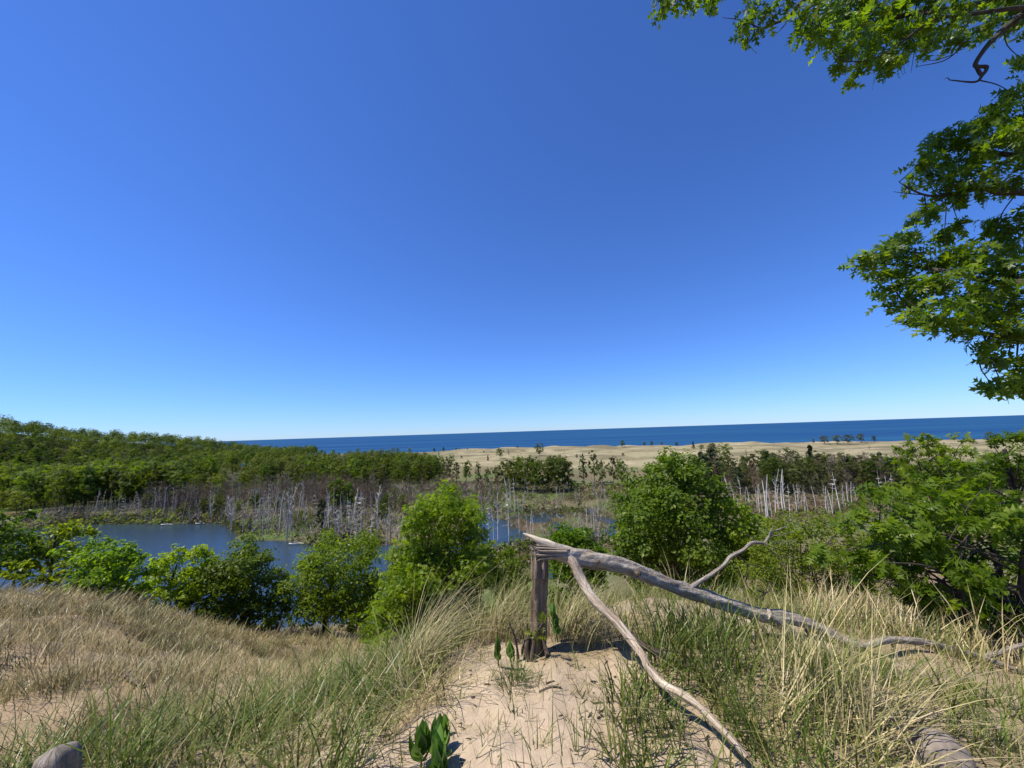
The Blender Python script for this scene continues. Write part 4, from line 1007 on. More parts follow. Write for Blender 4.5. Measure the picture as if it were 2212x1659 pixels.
RC = [(2185, 200, 32), (2150, 238, 28), (2195, 250, 34), (2120, 270, 28), (2080, 292, 28), (2040, 300, 24), (2010, 320, 22), (1985, 350, 16), (2050, 345, 34), (2100, 330, 38), (2160, 310, 38), (2200, 320, 34), (1990, 385, 22), (2030, 395, 30), (2080, 390, 34), (2140, 380, 34), (2195, 385, 34), (2060, 430, 22), (2022, 440, 20),
      (2190, 470, 34), (2150, 500, 18), (2200, 520, 34), (1998, 478, 26), (1960, 510, 24), (2040, 500, 22), (2070, 480, 18), (1920, 540, 28), (1880, 560, 26), (1850, 573, 18), (1910, 590, 24), (1960, 560, 36), (2010, 550, 38), (2060, 560, 34), (2110, 560, 30), (2160, 570, 36), (2205, 590, 38), (1905, 630, 14), (1950, 625, 22), (2000, 615, 38), (2060, 620, 44), (2120, 625, 46), (2180, 640, 46),
      (1945, 660, 24), (1990, 670, 32), (2050, 680, 32), (2110, 680, 38), (2170, 695, 42), (1950, 700, 16), (2000, 705, 18), (2080, 720, 18), (2140, 740, 24), (2190, 750, 36), (2140, 770, 14), (2200, 800, 32), (2165, 830, 24), (2195, 838, 24), (2145, 835, 12), (2235, 500, 60), (2245, 700, 60), (2240, 300, 50), (2250, 820, 40), (2207, 128, 10)]
def dep(cx, cy):
    return 5.3 + 1.1 * vnoise(cx / 120., cy / 120., 5) - .0004 * (cx - 1900)
tips = []
for lst in (TOPC, RC):
    for cx, cy, cr_ in lst:
        Y = float(dep(cx, cy)) + rg.normal() * .12
        p = at_depth(cx, cy, Y); R = cr_ / PF * cam_depth(p)
        n = int(21 * (R / .14) ** 2) + 12
        pos, nn, _t = clump_points(p, np.array([R, R * 1.5, R * .85]), n, rg, per=8, shell=.45, twig=.25)
        put_leaves(cl, pos, nn, .172 * rg.uniform(.5, 1.25, len(pos)), T_OAK, rg, .45)
        tips.append((p, R))
# unseen mass of the crown above and beside the frame, so the tree stands as a whole from elsewhere
for k in range(34):
    a = rg.uniform(0, 2 * np.pi); rr_ = 3.6 * rg.random() ** .5
    p = ob + np.array([1.2 + rr_ * math.cos(a), rr_ * math.sin(a) + .8, rg.uniform(4.5, 14)])
    x_, y_ = proj(p)
    if np.isfinite(x_) and -50 < x_ < 2290 and -60 < y_ < 1700: continue
    pos, nn, _t = clump_points(p, np.array([.8, .8, .65]), 240, rg, per=10)
    put_leaves(cl, pos, nn, .15 * rg.uniform(.6, 1.2, len(pos)), T_OAK, rg, .4); tips.append((p, .8))
ax = catmull([ob - [0, 0, .3], ob + [.1, .2, 4], ob + [-.1, .1, 9], ob + [.4, .5, 14]], 40)
tube(tb, ax, np.linspace(.26, .06, 40), 12, rough=.12, ridge=.1, seed=3)
def limb(pts, z0, w0):
    P = [ax[int(np.argmin(np.abs(ax[:, 2] - (ob[2] + z0))))]]; r = [w0]
    for px, py, w, dy in pts:
        p = at_depth(px, py, float(dep(px, py)) + dy); P.append(p); r.append(.5 * w / PF * cam_depth(p))
    n = 10 * len(P); tube(tb, catmull(P, n), np.interp(np.linspace(0, 1, n), np.linspace(0, 1, len(P)), r), 8, rough=.18, seed=int(z0 * 10))
    return np.array(P)
L1 = limb([(2250, 12, 17, 0), (2181, 53, 14, 0), (2147, 84, 10, 0), (2124, 110, 9, 0), (2107, 141, 8, 0), (2131, 145, 7, 0), (2122, 163, 6, 0), (2105, 177, 4, 0), (2052, 173, 2, 0)], 9.8, .07)
L2 = limb([(2250, -12, 18, 0), (2140, 5, 14, .1), (2040, 22, 11, .1), (1950, 34, 9, 0), (1860, 55, 6, 0), (1835, 60, 3, 0)], 10.0, .09)
L3 = limb([(2000, -60, 14, .2), (1820, -50, 11, .2), (1735, 2, 9, .1), (1706, 34, 8, .1), (1668, 53, 6, .1), (1640, 68, 4, .1), (1607, 99, 1.5, .1)], 11.6, .08)
L4 = limb([(2250, 20, 10, -.2), (2100, 30, 7, -.2), (2017, 45, 6, -.2), (1941, 95, 5, -.2), (1884, 129, 4, -.2), (1824, 133, 2, -.2)], 9.6, .05)
L5 = limb([(2240, 425, 15, 0), (2160, 415, 13, 0), (2117, 408, 9, 0), (2038, 422, 6, 0), (1998, 421, 4, 0), (1960, 405, 2.5, 0), (1942, 393, 1.3, 0)], 6.3, .07)
L6 = limb([(2250, 735, 18, 0), (2200, 730, 14, 0), (2117, 719, 11, 0), (1998, 690, 7, 0), (1950, 650, 4, 0), (1925, 610, 2, 0)], 4.0, .09)
L7 = limb([(2250, 620, 16, .1), (2150, 610, 12, .1), (2060, 590, 9, .1), (1970, 575, 6, .1), (1880, 568, 3, .1)], 4.8, .08)
L8 = limb([(2240, 350, 12, .1), (2150, 330, 9, .1), (2080, 320, 6, .1), (2020, 335, 3, .1)], 6.9, .06)
L9 = limb([(2050, -190, 14, .3), (1800, -160, 11, .3), (1600, -110, 8, .3), (1490, -60, 5, .3), (1450, -25, 3, .2)], 12.6, .08)
for pts in ([(1998, 421, 2.5), (1960, 418, 1.8), (1929, 414, 1)], [(1960, 405, 1.6), (1950, 412, 1.2), (1945, 425, .8)], [(1645, 62, 3), (1600, 44, 2), (1561, 38, 1)], [(1735, 40, 3), (1722, 75, 2.2), (1695, 99, 1)], [(2086, 91, 3), (2044, 129, 2.4), (1980, 144, 1)], [(2060, 118, 2), (2020, 130, 1.4), (1992, 128, .8)],
            [(2107, 141, 6), (2118, 160, 7), (2125, 163, 5)], [(1706, 40, 3), (1690, 60, 2), (1672, 78, 1)], [(2052, 173, 2), (2046, 168, 1.5), (2040, 171, .8)]):
    P = [at_depth(x, y, float(dep(x, y))) for x, y, w in pts]; tube(tb, catmull(P, 10), np.interp(np.linspace(0, 1, 10), np.linspace(0, 1, len(pts)), [.5 * w / PF * 6 for x, y, w in pts]), 5)
allp = np.vstack([catmull(L, 40) for L in (L1, L2, L3, L4, L5, L6, L7, L8, L9)] + [ax])
for p, R in tips:
    i0 = int(np.argmin(np.linalg.norm(allp - p, axis=1))); s0 = allp[i0]; dd_ = np.linalg.norm(p - s0)
    w0 = min(.02, .006 + .008 * dd_)
    tube(tb, catmull([s0, (s0 + p) / 2 + rg.normal(size=3) * .08 * dd_, p], 7), np.linspace(w0, w0 * .4, 7), 5, cap=False)
    for _ in range(2):
        q = p + rg.normal(size=3) * R * .6; tube(tb, catmull([p, (p + q) / 2, q], 4), np.linspace(.005, .002, 4), 4, cap=False)
tb.build('trunk', M_BARK, oak, tuple(ob), smooth=True)
cl.build('crown', M_OAKT, oak, tuple(ob))

# ------------------------------------------------------------------ far trees: a few of each kind, then copies
PROTO = []
def far_tree(h, w, leafm, seed, n=760, size=1.0, trunk_frac=.3, bark=None, shape='round', sparse=1.0, name='woodland_tree'):
    rg = np.random.default_rng(seed); cl = MB(); tb = MB()
    ax = catmull([[0, 0, -.6], [rg.normal() * .2, rg.normal() * .2, h * .4], [rg.normal() * .4, rg.normal() * .4, h * .85]], 8)
    tube(tb, ax, np.linspace(1, .25, 8) * h * .014, 6)
    m = 13
    for k in range(m):
        z = trunk_frac + (1 - trunk_frac) * (k + .5) / m
        u = (z - trunk_frac) / (1 - trunk_frac)
        if shape == 'cone': rw = (1 - u) * .9 + .08
        elif shape == 'tall': rw = math.sin(math.pi * min(1, .15 + u * .85)) ** .6
        else: rw = math.sqrt(max(.05, 1 - (1.9 * u - .9) ** 2))
        a = k * 2.4 + rg.normal() * .4; rad = w / 2 * rw * rg.uniform(.45, .75)
        c = np.array([math.cos(a) * rad, math.sin(a) * rad, z * h * .95])
        R = w * (.24 if shape != 'cone' else .14 + .12 * (1 - u)) * rg.uniform(.85, 1.2)
        pos, nn, _t = clump_points(c, np.array([R, R, R * .8]), int(n / m * sparse), rg, per=5, shell=.3, twig=.14, out=(1.7, .35, .35))
        put_leaves(cl, pos, nn, 1.05 * size * rg.uniform(.7, 1.25, len(pos)), T_PATCH, rg, .1)
        tube(tb, catmull([ax[min(6, int(z * 6))], c * .6 + ax[min(6, int(z * 6))] * .4, c], 4), np.linspace(h * .006, h * .002, 4), 4, cap=False)
    root = empty(name, (0, 0, 0))
    t = tb.build('trunk', bark or M_BARK, root); c = cl.build('crown', leafm, root)
    PROTO.append(root); root['proto'] = 1
    return root

def bare_tree(h, seed, mat, name='leafless_tree', fan=.5, nt=70):
    rg = np.random.default_rng(seed); tb = MB(); tw_ = MB()
    ax = catmull([[0, 0, -.5], [rg.normal() * .3, rg.normal() * .3, h * .5], [rg.normal() * .5, rg.normal() * .5, h]], 8)
    tube(tb, ax, np.linspace(1, .15, 8) * h * .012, 5)
    for k in range(nt):
        u = rg.uniform(.18, .98); s = ax[int(u * 7)]; a = rg.uniform(0, 2 * np.pi); L = h * .34 * (1.15 - u) * rg.uniform(.5, 1.3) + .5
        d = np.array([math.cos(a) * fan, math.sin(a) * fan, rg.uniform(.5, 1.0)]); d /= np.linalg.norm(d)
        e = s + d * L
        tube(tb if k < 10 else tw_, np.array([s, (s + e) / 2 + rg.normal(size=3) * .1 * L, e]), np.array([.05, .04, .015]), 3, cap=False)
        for _ in range(5):
            s2 = s + (e - s) * rg.uniform(.35, 1); e2 = s2 + (d * .8 + rg.normal(size=3) * .45) * L * .4
            sd_ = np.cross(e2 - s2, rg.normal(size=3)); sd_ /= np.linalg.norm(sd_) + 1e-9
            tw_.add(np.array([s2 - sd_ * .03, s2 + sd_ * .03, e2]), np.array([[0, 1, 2]]))
    root = empty(name, (0, 0, 0)); tb.build('trunk', M_TWIG, root); tw_.build('twigs', mat, root)
    PROTO.append(root); root['proto'] = 1
    return root

def snag(h, seed, kind, mat, name='dead_snag'):
    """bleached dead trunk: kind 0 bare pole, 1 few limbs, 2 many short side branches, 3 forked"""
    rg = np.random.default_rng(seed); m = MB()
    ax = catmull([[0, 0, -1.2], [rg.normal() * .15, rg.normal() * .15, h * .5], [rg.normal() * .5, rg.normal() * .5, h]], 10)
    r0 = .10 + .012 * h
    tube(m, ax, np.linspace(1, .35 if kind == 0 else .16, 10) * r0, 6)
    nb = {0: 2, 1: 8, 2: 34, 3: 10}[kind]
    for k in range(nb):
        u = rg.uniform(.3, .97); s = ax[int(u * 9)]; a = rg.uniform(0, 2 * np.pi)
        L = (h * .2 * (1.15 - u) + .5) * rg.uniform(.5, 1.3) if kind == 2 else h * .26 * (1.2 - u) * rg.uniform(.5, 1.4) + .4
        up = rg.uniform(-.15, .35) if kind == 2 else rg.uniform(.4, 1.6)
        d = np.array([math.cos(a), math.sin(a), up]); d /= np.linalg.norm(d); e = s + d * L
        tube(m, np.array([s, (s + e) / 2 + [0, 0, .06 * L], e]), np.array([.45, .3, .12]) * r0 * (.55 if kind == 2 else .8), 4, cap=False)
        if kind in (1, 3) and rg.random() < .7:
            s2 = s + d * L * .5; e2 = s2 + (d + rg.normal(size=3) * .6) * L * .45; tube(m, np.array([s2, e2]), np.array([.25, .08]) * r0, 3, cap=False)
    if kind == 3:
        s = ax[3]; e = s + np.array([rg.normal() * 1.2, rg.normal() * .8, h * .5]); tube(m, catmull([s, (s + e) / 2 + [.2, 0, -.2], e], 6), np.linspace(.6, .15, 6) * r0, 5)
    o = m.build(name, mat, None, smooth=True); PROTO.append(o); o['proto'] = 1
    return o

def place(proto, p, label, cat, group, h=None, h0=None, rz=None, name=None, wide=1.0):
    rg_ = random.random
    o = copy_tree(proto)
    if 'proto' in o.keys(): del o['proto']
    if name: o.name = name
    o.location = (float(p[0]), float(p[1]), float(p[2]))
    s = 1.0 if h is None else h / h0
    o.scale = (s * wide * (.92 + .16 * rg_()), s * wide * (.92 + .16 * rg_()), s)
    o.rotation_euler = (0, 0, rg_() * 6.283 if rz is None else rz)
    tag(o, label, cat, group)
    return o

def on_ground(px, py, z=1.0):
    p = at_z(px, py, z); p[2] = float(H(p[0], p[1])); p[2] = max(p[2], -.6)
    return p

def spread(poly, n, seed, mind=9.0):
    """base pixels in a polygon, kept apart in the picture"""
    rg = np.random.default_rng(seed); xs = [a for a, b in poly]; ys = [b for a, b in poly]; out = []
    for _ in range(n * 60):
        x = rg.uniform(min(xs), max(xs)); y = rg.uniform(min(ys), max(ys))
        if inpoly(np.array([x]), np.array([y]), poly)[0] and all((x - a) ** 2 + ((y - b) * 2.2) ** 2 > mind ** 2 for a, b in out): out.append((x, y))
        if len(out) >= n: break
    return out

fg = [far_tree(15, 11, M_FAR, 301), far_tree(15, 10, M_FAR, 302), far_tree(15, 12, M_FAR, 303, trunk_frac=.25), far_tree(15, 8, M_FAR, 304, shape='tall')]
fy = [far_tree(15, 11, M_FARY, 311), far_tree(15, 9, M_FARY, 312), far_tree(15, 7.5, M_FARY, 313, shape='tall')]
fo = [far_tree(15, 9, M_OLIVE, 321, sparse=.7), far_tree(15, 7, M_OLIVE, 322, sparse=.55, shape='tall'), far_tree(15, 8, M_OLIVE, 323, sparse=.6)]
fc = [far_tree(15, 7, M_CONIF, 331, shape='cone', trunk_frac=.12), far_tree(15, 8, M_CONIF, 332, shape='tall', trunk_frac=.2)]
bt = [bare_tree(13, 341, M_TWIG), bare_tree(13, 342, M_TWIG), bare_tree(13, 343, M_TWIGR), bare_tree(13, 344, M_TWIGR, fan=.7)]
sn = [snag(11, 351, 0, M_SNAGG), snag(11, 352, 1, M_SNAGG), snag(11, 353, 2, M_SNAGG), snag(11, 354, 3, M_SNAGG), snag(11, 355, 1, M_SNAGG), snag(11, 356, 0, M_SNAGG)]
sw = [snag(11, 361, 0, M_SNAG), snag(11, 362, 1, M_SNAG), snag(11, 363, 2, M_SNAG), snag(11, 364, 3, M_SNAG), snag(11, 365, 2, M_SNAG)]
hp = [far_tree(15, 13, M_HILL, 371, name='hillside_tree', n=620, size=1.2, trunk_frac=.02), far_tree(15, 12, M_FAR, 372, name='hillside_tree', n=620, size=1.2, trunk_frac=.02), far_tree(15, 13, M_FARY, 373, name='hillside_tree', n=620, size=1.2, trunk_frac=.02), far_tree(15, 12, M_HILL, 374, name='hillside_tree', n=620, size=1.2, trunk_frac=.02)]
rr = random.Random(3)
COLR = {0: 'leafy green', 1: 'pale yellow-green', 2: 'thin olive'}

# wood behind the pond, in front of the hill
for poly, n, sd_, hr, band in (([(-60, 1098), (-60, 1082), (260, 1074), (380, 1072), (380, 1092), (140, 1106)], 46, 401, (15, 20), 'front row of the wood across the pond'),
                               ([(-60, 1080), (-60, 1055), (300, 1040), (470, 1040), (420, 1064), (200, 1074)], 56, 402, (15, 19), 'second row of the wood across the pond'),
                               ([(-80, 1055), (-60, 1036), (300, 1020), (540, 1010), (520, 1034), (300, 1042)], 46, 403, (13, 17), 'wood at the foot of the forested hill')):
    for x, y in spread(poly, n, sd_, 11):
        k = rr.choices((0, 1, 2), (4, 5, 1))[0]; pr = rr.choice((fg, fy, fo)[k])
        place(pr, on_ground(x, y), f'{COLR[k]} tree in the {band}', 'tree', f'{COLR[k]} trees, {band}', rr.uniform(*hr), 15)
# wood running out towards the lake
for poly, n, sd_, hr, band in (([(540, 1050), (560, 1036), (940, 1030), (980, 1046), (800, 1060), (620, 1056)], 44, 411, (12, 16), 'marsh side of the wood below the lake'),
                               ([(540, 1034), (560, 1018), (900, 1010), (960, 1026), (740, 1036)], 50, 412, (12, 15), 'middle of the wood below the lake')):
    for x, y in spread(poly, n, sd_, 8):
        k = rr.choices((0, 1, 2), (6, 2, 2))[0]; pr = rr.choice((fg, fy, fo)[k])
        place(pr, on_ground(x, y), f'{COLR[k]} tree in the {band}', 'tree', f'{COLR[k]} trees, {band}', rr.uniform(*hr), 15)
for x, y, h, lb in ((592, 972, 8, 'first small tree from the hill along the lake edge'), (612, 972, 9, 'low spreading tree second from the hill on the lake edge'), (628, 972, 11, 'narrow tree third from the hill on the lake edge'), (641, 973, 13, 'round tree fourth from the hill on the lake edge'), (659, 973, 8, 'low shrubby tree just before the tallest lake edge tree'),
                    (679, 974, 15, 'tallest leafy tree on the lake edge above the wood'), (695, 974, 9, 'dome shaped tree beside the tallest lake edge tree'), (720, 975, 8, 'last small tree of the row against the lake')):
    place(rr.choice(fg), on_ground(x, y + 4, 2), lb, 'tree', 'trees along the lake edge', h, 15, name='lakeside_tree')
# grove in the middle and thin trees beside it
for i, (x, y, h, k, lb) in enumerate(((1092, 1056, 15, 0, 'leafy tree at the outer end of the marsh grove'), (1112, 1060, 16, 0, 'full green tree in the front of the marsh grove'), (1136, 1062, 15.5, 0, 'dark green front tree in the middle of the marsh grove'), (1160, 1063, 16, 0, 'dense tree under the round dune tree, front of the grove'),
                                      (1184, 1062, 16, 0, 'green tree in the marsh grove, right of the dense one'), (1206, 1060, 17, 0, 'tallest round tree of the marsh grove'), (1228, 1058, 15, 2, 'thin olive tree closing the marsh grove'), (1120, 1046, 16, 1, 'pale tree at the back of the marsh grove'), (1150, 1046, 16, 0, 'green tree at the back of the marsh grove'), (1190, 1046, 16, 1, 'yellowish tree at the back of the marsh grove'), (1215, 1045, 16, 0, 'dark tree at the back end of the marsh grove'))):
    place(rr.choice((fg, fy, fo)[k]), on_ground(x, y), lb, 'tree', 'grove in the marsh', h * .97, 15)
for (x, y, h, k, lb) in ((1008, 1040, 13, 1, 'upright pale green tree beside the tall sunlit tree top'), (1034, 1050, 13, 2, 'thin grey-green tree before the dunes'), (1054, 1056, 11, 2, 'small thin tree with a visible stem in the marsh'), (1072, 1057, 12, 2, 'slim olive tree at the edge of the grove'), (1262, 1048, 15, 2, 'loose tall tree between grove and round tree'), (1284, 1042, 17, 2, 'tallest thin tree right of the grove'), (1302, 1046, 13, 2, 'sparse olive tree near the leaning bare trunk'), (1326, 1046, 15, 2, 'thin tree with a round dark top beside the biggest tree'), (1344, 1050, 13, 0, 'dark topped tree touching the biggest tree'),
                         (986, 1046, 14, 2, 'sparse tree between the wood and the tall sunlit top'), (966, 1040, 15, 2, 'thin tree at the corner of the wood by the dunes'), (950, 1030, 13, 0, 'green tree at the corner of the wood by the dunes')):
    place(rr.choice((fg, fy, fo)[k]), on_ground(x, y), lb, 'tree', 'single trees in the marsh', h, 15, wide=.8)
place(fg[3], on_ground(726, 1112), 'bright green tree standing alone among the grey snags', 'tree', None, 14, 15, wide=1.15)
place(fy[2], on_ground(753, 1108), 'slim green tree touching the lone tree among the snags', 'tree', None, 12, 15, wide=.7)
place(fc[1], on_ground(694, 1142), 'dark narrow cedar among the grey snags', 'tree', None, 9.5, 15, wide=.75)
# dark wood on the right, half leafless
for poly, n, sd_, hr, band in (([(1480, 1066), (1490, 1052), (1700, 1050), (1960, 1056), (1960, 1070), (1700, 1066)], 52, 421, (10, 15), 'front of the dark wood before the dunes'),
                               ([(1470, 1050), (1480, 1030), (1700, 1024), (1960, 1030), (1960, 1048), (1700, 1044)], 56, 422, (11, 16), 'back of the dark wood before the dunes')):
    for x, y in spread(poly, n, sd_, 9):
        z = rr.random(); dark = x > 1800
        if z < (.62 if dark else .25): place(rr.choice(bt), on_ground(x, y), f'brown leafless tree in the {band}', 'tree', f'leafless trees, {band}', rr.uniform(*hr), 13)
        elif z < .75: place(rr.choice(fo), on_ground(x, y), f'thin olive tree in the {band}', 'tree', f'olive trees, {band}', rr.uniform(*hr), 15)
        elif z < .88: place(rr.choice(fc), on_ground(x, y), f'dark conifer in the {band}', 'tree', f'conifers, {band}', rr.uniform(*hr) * 1.1, 15)
        else: place(rr.choice(fg), on_ground(x, y), f'leafy green tree in the {band}', 'tree', f'leafy trees, {band}', rr.uniform(*hr), 15)
# brown leafless trees behind the pond
for x, y in spread([(300, 1108), (330, 1086), (560, 1070), (700, 1062), (840, 1066), (840, 1100), (700, 1110), (520, 1108), (400, 1116)], 110, 431, 7):
    place(rr.choice(bt), on_ground(x, y), 'brown leafless tree behind the grey snags', 'tree', 'leafless trees behind the snags', rr.uniform(9, 14), 13)
for x, y in spread([(800, 1070), (960, 1050), (1080, 1062), (1080, 1090), (1000, 1100), (860, 1130)], 34, 432, 10):
    place(rr.choice(bt), on_ground(x, y), 'bare twiggy tree behind the tall sunlit tree top', 'tree', 'bare trees in the middle marsh', rr.uniform(6, 11), 13)
# snags
for poly, n, sd_, hr, pr, lb, gp in (([(170, 1124), (200, 1104), (330, 1100), (340, 1128), (240, 1128)], 24, 441, (5, 11), sn, 'grey dead snag on the far pond shore', 'snags on the far shore'),
                                     ([(330, 1130), (340, 1100), (480, 1092), (500, 1132)], 36, 442, (6, 12), sn, 'grey dead snag in the brushy part of the far shore', 'snags in the brush'),
                                     ([(490, 1150), (500, 1096), (660, 1090), (680, 1170), (560, 1168)], 76, 443, (7, 13), sn, 'grey dead snag in the crowded stand beyond the pond', 'crowded snags beyond the pond'),
                                     ([(670, 1172), (690, 1110), (820, 1110), (880, 1150), (860, 1190), (760, 1184)], 46, 444, (7, 13), sn + sw[1:3], 'pale dead snag at the water edge behind the rounded tree', 'snags at the water edge'),
                                     ([(1000, 1120), (1060, 1070), (1360, 1062), (1340, 1110), (1150, 1120)], 30, 445, (4, 9), sn, 'thin grey snag on the brown marsh', 'thin snags on the brown marsh'),
                                     ([(1150, 1180), (1160, 1140), (1320, 1130), (1320, 1170), (1250, 1190)], 18, 446, (4, 8), sn + sw[:1], 'thin snag rising from the brown water', 'snags in the brown water'),
                                     ([(1600, 1110), (1580, 1076), (1900, 1068), (1960, 1100), (1800, 1116)], 14, 447, (6, 9), sn, 'grey snag between the white dead trunks', 'grey snags on the right marsh')):
    for x, y in spread(poly, n, sd_, 5.5):
        o = place(rr.choice(pr), on_ground(x, y, .3), lb, 'dead tree', gp, rr.uniform(*hr), 11); o.rotation_euler[0] = rr.gauss(0, .09); o.rotation_euler[1] = rr.gauss(0, .09); wd_ = rr.uniform(.4, 1.1); o.scale[0] *= wd_; o.scale[1] *= wd_
for (x, y, h, k) in ((1056, 1172, 12, 2), (1066, 1170, 10, 1), (1076, 1164, 14, 1), (1100, 1168, 14.5, 2), (1112, 1108, 13, 2), (1103, 1098, 12, 0), (1094, 1100, 14, 1), (1122, 1150, 11, 0), (1140, 1172, 8, 0), (1147, 1176, 9, 0), (1153, 1170, 9, 0), (1036, 1112, 9, 0), (1269, 1142, 8, 3), (1278, 1140, 7.5, 0), (1292, 1118, 9, 3), (1284, 1150, 8, 0)):
    wsn = place(sw[k], on_ground(x, y, .2), 'white dead tree standing in the blue pond behind the torn splinter' if x < 1160 else 'forked white snag in the brown water beside the small oak', 'dead tree', 'white snags in the pond' if x < 1160 else 'white snags in the brown water', h, 11, name='dead_snag'); wsn.scale[0] *= .6; wsn.scale[1] *= .6
X0 = [(1637, 1112, 9.5, 0), (1642, 1113, 11, 3), (1648, 1116, 10, 0), (1656, 1120, 12.5, 0), (1660, 1124, 15, 0), (1668, 1118, 11.5, 1), (1676, 1110, 16, 1), (1684, 1108, 10, 3), (1692, 1110, 15.5, 0), (1697, 1108, 13, 0), (1708, 1128, 12, 2), (1722, 1112, 10.5, 3), (1727, 1108, 10, 1), (1740, 1110, 7.5, 0), (1746, 1110, 8, 0), (1764, 1108, 9, 0), (1786, 1112, 9.5, 0), (1792, 1116, 8.5, 0), (1799, 1110, 8, 0), (1816, 1106, 14, 2), (1828, 1098, 9, 0), (1834, 1096, 9, 0), (1842, 1096, 9.5, 0), (1852, 1092, 8, 2), (1905, 1098, 13, 2), (1920, 1102, 12, 1), (1930, 1094, 12, 2), (1612, 1096, 7.5, 0), (1620, 1098, 8, 3), (1580, 1094, 6, 0), (1586, 1094, 6.5, 0), (1594, 1094, 6, 3), (1562, 1076, 9, 0), (1571, 1074, 10, 1), (1600, 1072, 9, 1)]
for (x, y, h, k) in X0:
    gp = 'crowded group of white trunks' if x < 1735 else 'spaced white trunks by the dark wood' if x < 1860 else 'white trunks beside the oak'
    lb = {'c': 'white dead trunk in the crowded group before the dark wood', 's': 'white dead pole in the spaced row before the dark wood', 'w': 'white branching dead tree showing beside the spreading oak'}[gp[0]]
    wsn = place(sw[k], on_ground(x, y, .3), lb, 'dead tree', gp, h * .92, 11, name='dead_snag'); wd_ = rr.uniform(.5, .95); wsn.scale[0] *= wd_; wsn.scale[1] *= wd_; wsn.rotation_euler[1] = rr.gauss(0, .05)
for x, y in spread([(300, 1112), (340, 1096), (560, 1080), (860, 1076), (880, 1130), (560, 1130)], 16, 450, 26):
    k = rr.choice((0, 1, 2)); place(rr.choice((fg, fy, fo)[k]), on_ground(x, y), f'small {COLR[k]} tree growing among the grey snags', 'tree', f'small {COLR[k]} trees among the snags', rr.uniform(5, 9), 15)
# driftwood on the far shore
for (x, y, L, a, lb) in ((360, 1133, 7, .1, 'white drift log at the far shore, nearest the shadowed bank'), (432, 1131, 6, .0, 'short pale drift log below the brown bush'), (485, 1129, 8, .0, 'thin white drift log on the far shore'), (545, 1128, 4, .2, 'small drift log close to the pond point'), (572, 1127, 14, .18, 'long white fallen trunk on the pond point'), (590, 1122, 8, .7, 'leaning white trunk over the long fallen one'), (640, 1175, 7, .1, 'pale log floating at the snag stand'), (700, 1192, 8, -.25, 'slanting log in the water under the snags'), (750, 1181, 7, .05, 'grey log lying at the water edge'), (1175, 1100, 8, .1, 'pale log on the brown marsh')):
    p = on_ground(x, y, .3); m = MB(); t = np.linspace(-.5, .5, 8)[:, None]
    L = L * .62; P = p + t * L * np.array([math.cos(a), math.sin(a) * .6, 0]); P[:, 2] = .35 + (.25 * L * (t[:, 0] + .5) if 'leaning' in lb else .08 * rr.random())
    P[:, 1] += .25 * np.sin(t[:, 0] * 9); tube(m, P, np.linspace(.17, .07, 8), 7, rough=.3)
    for _q in range(3): tube(m, np.array([P[2 + _q], P[2 + _q] + [rr.uniform(-.8, .8), rr.uniform(-.5, .5), rr.uniform(.3, 1.0)]]), np.array([.07, .03]), 4)
    o = m.build('drift_log', M_SNAG, None, tuple(p), smooth=True); tag(o, lb, 'log', 'drift logs by the pond')
# hillside
rg = np.random.default_rng(500)
cand = []
for _ in range(9000):
    th = rg.uniform(-60, -27); rb = np.interp(th, [-100, -53, -44, -38, -33, -27], [430, 460, 540, 620, 700, 800]); rt_ = np.interp(th, [-100, -53, -44, -38, -33, -27], [600, 650, 700, 760, 800, 820])
    r = rg.uniform(rb - 70, rt_ + 25); x, y = r * math.sin(math.radians(th)), r * math.cos(math.radians(th))
    if all((x - a) ** 2 + (y - b) ** 2 > 8.6 ** 2 for a, b in cand): cand.append((x, y))
cand = np.array(cand); px_, py_ = proj(np.concatenate([cand, (H(cand[:, 0], cand[:, 1]) + 8)[:, None]], 1))
cand = cand[(px_ > -60) & (H(cand[:, 0], cand[:, 1]) > .2)]
cand = cand[np.argsort(np.hypot(cand[:, 0], cand[:, 1]))]
NH = 110
for x, y in cand[:NH]:
    k = rr.choices((0, 1, 2, 3), (3, 3, 1, 4))[0]; z = float(H(x, y))
    nm = ('leafy green', 'leafy green', 'pale green', 'dark green')[k]; where = 'lower forested hillside' if z > 4 else 'flat foot of the forested hill'
    place(hp[k], (x, y, z), f'{nm} tree on the {where}', 'tree', f'{nm} trees, {where}', rr.uniform(11, 18), 15)
def forest(pts, name, label, hr, wr, seed, n=260, size=1.35):
    rg = np.random.default_rng(seed); hf = MB()
    for x, y in pts:
        z = float(H(x, y)); h = rr.uniform(*hr); w = rr.uniform(*wr); mi = rr.choices((0, 1, 2), (3, 0, 7) if name[0] == 'h' else (5, 2, 2))[0]
        c = np.array([x, y, z + h * .52])
        for q in range(7):
            a_ = q * 2.4 + x; u = q / 6.0; rw = w * .27 * (1 - .75 * u)
            cc = c + np.array([math.cos(a_) * rw, math.sin(a_) * rw, h * (-.22 + .55 * u)])
            R = w * .30 * rg.uniform(.8, 1.15); k = n // 7
            d = rg.normal(size=(k, 3)); d /= np.linalg.norm(d, axis=1)[:, None]; d[:, 2] = np.where(d[:, 2] < -.45, -d[:, 2], d[:, 2])
            pos = cc + d * np.array([R, R, R * .85]) * (rg.random((k, 1)) ** .2) * (1 + .10 * rg.normal(size=(k, 1)))
            put_leaves(hf, pos, d * 1.6 + rg.normal(size=(k, 3)) * .3 + [0, 0, .3], size * rg.uniform(.7, 1.25, k), T_PATCH, rg, .1, mi=mi)
    o = hf.build(name, [M_FAR, M_FARY, M_HILL if name[0] == 'h' else M_DEEP]); tag(o, label, 'forest', kind='stuff')
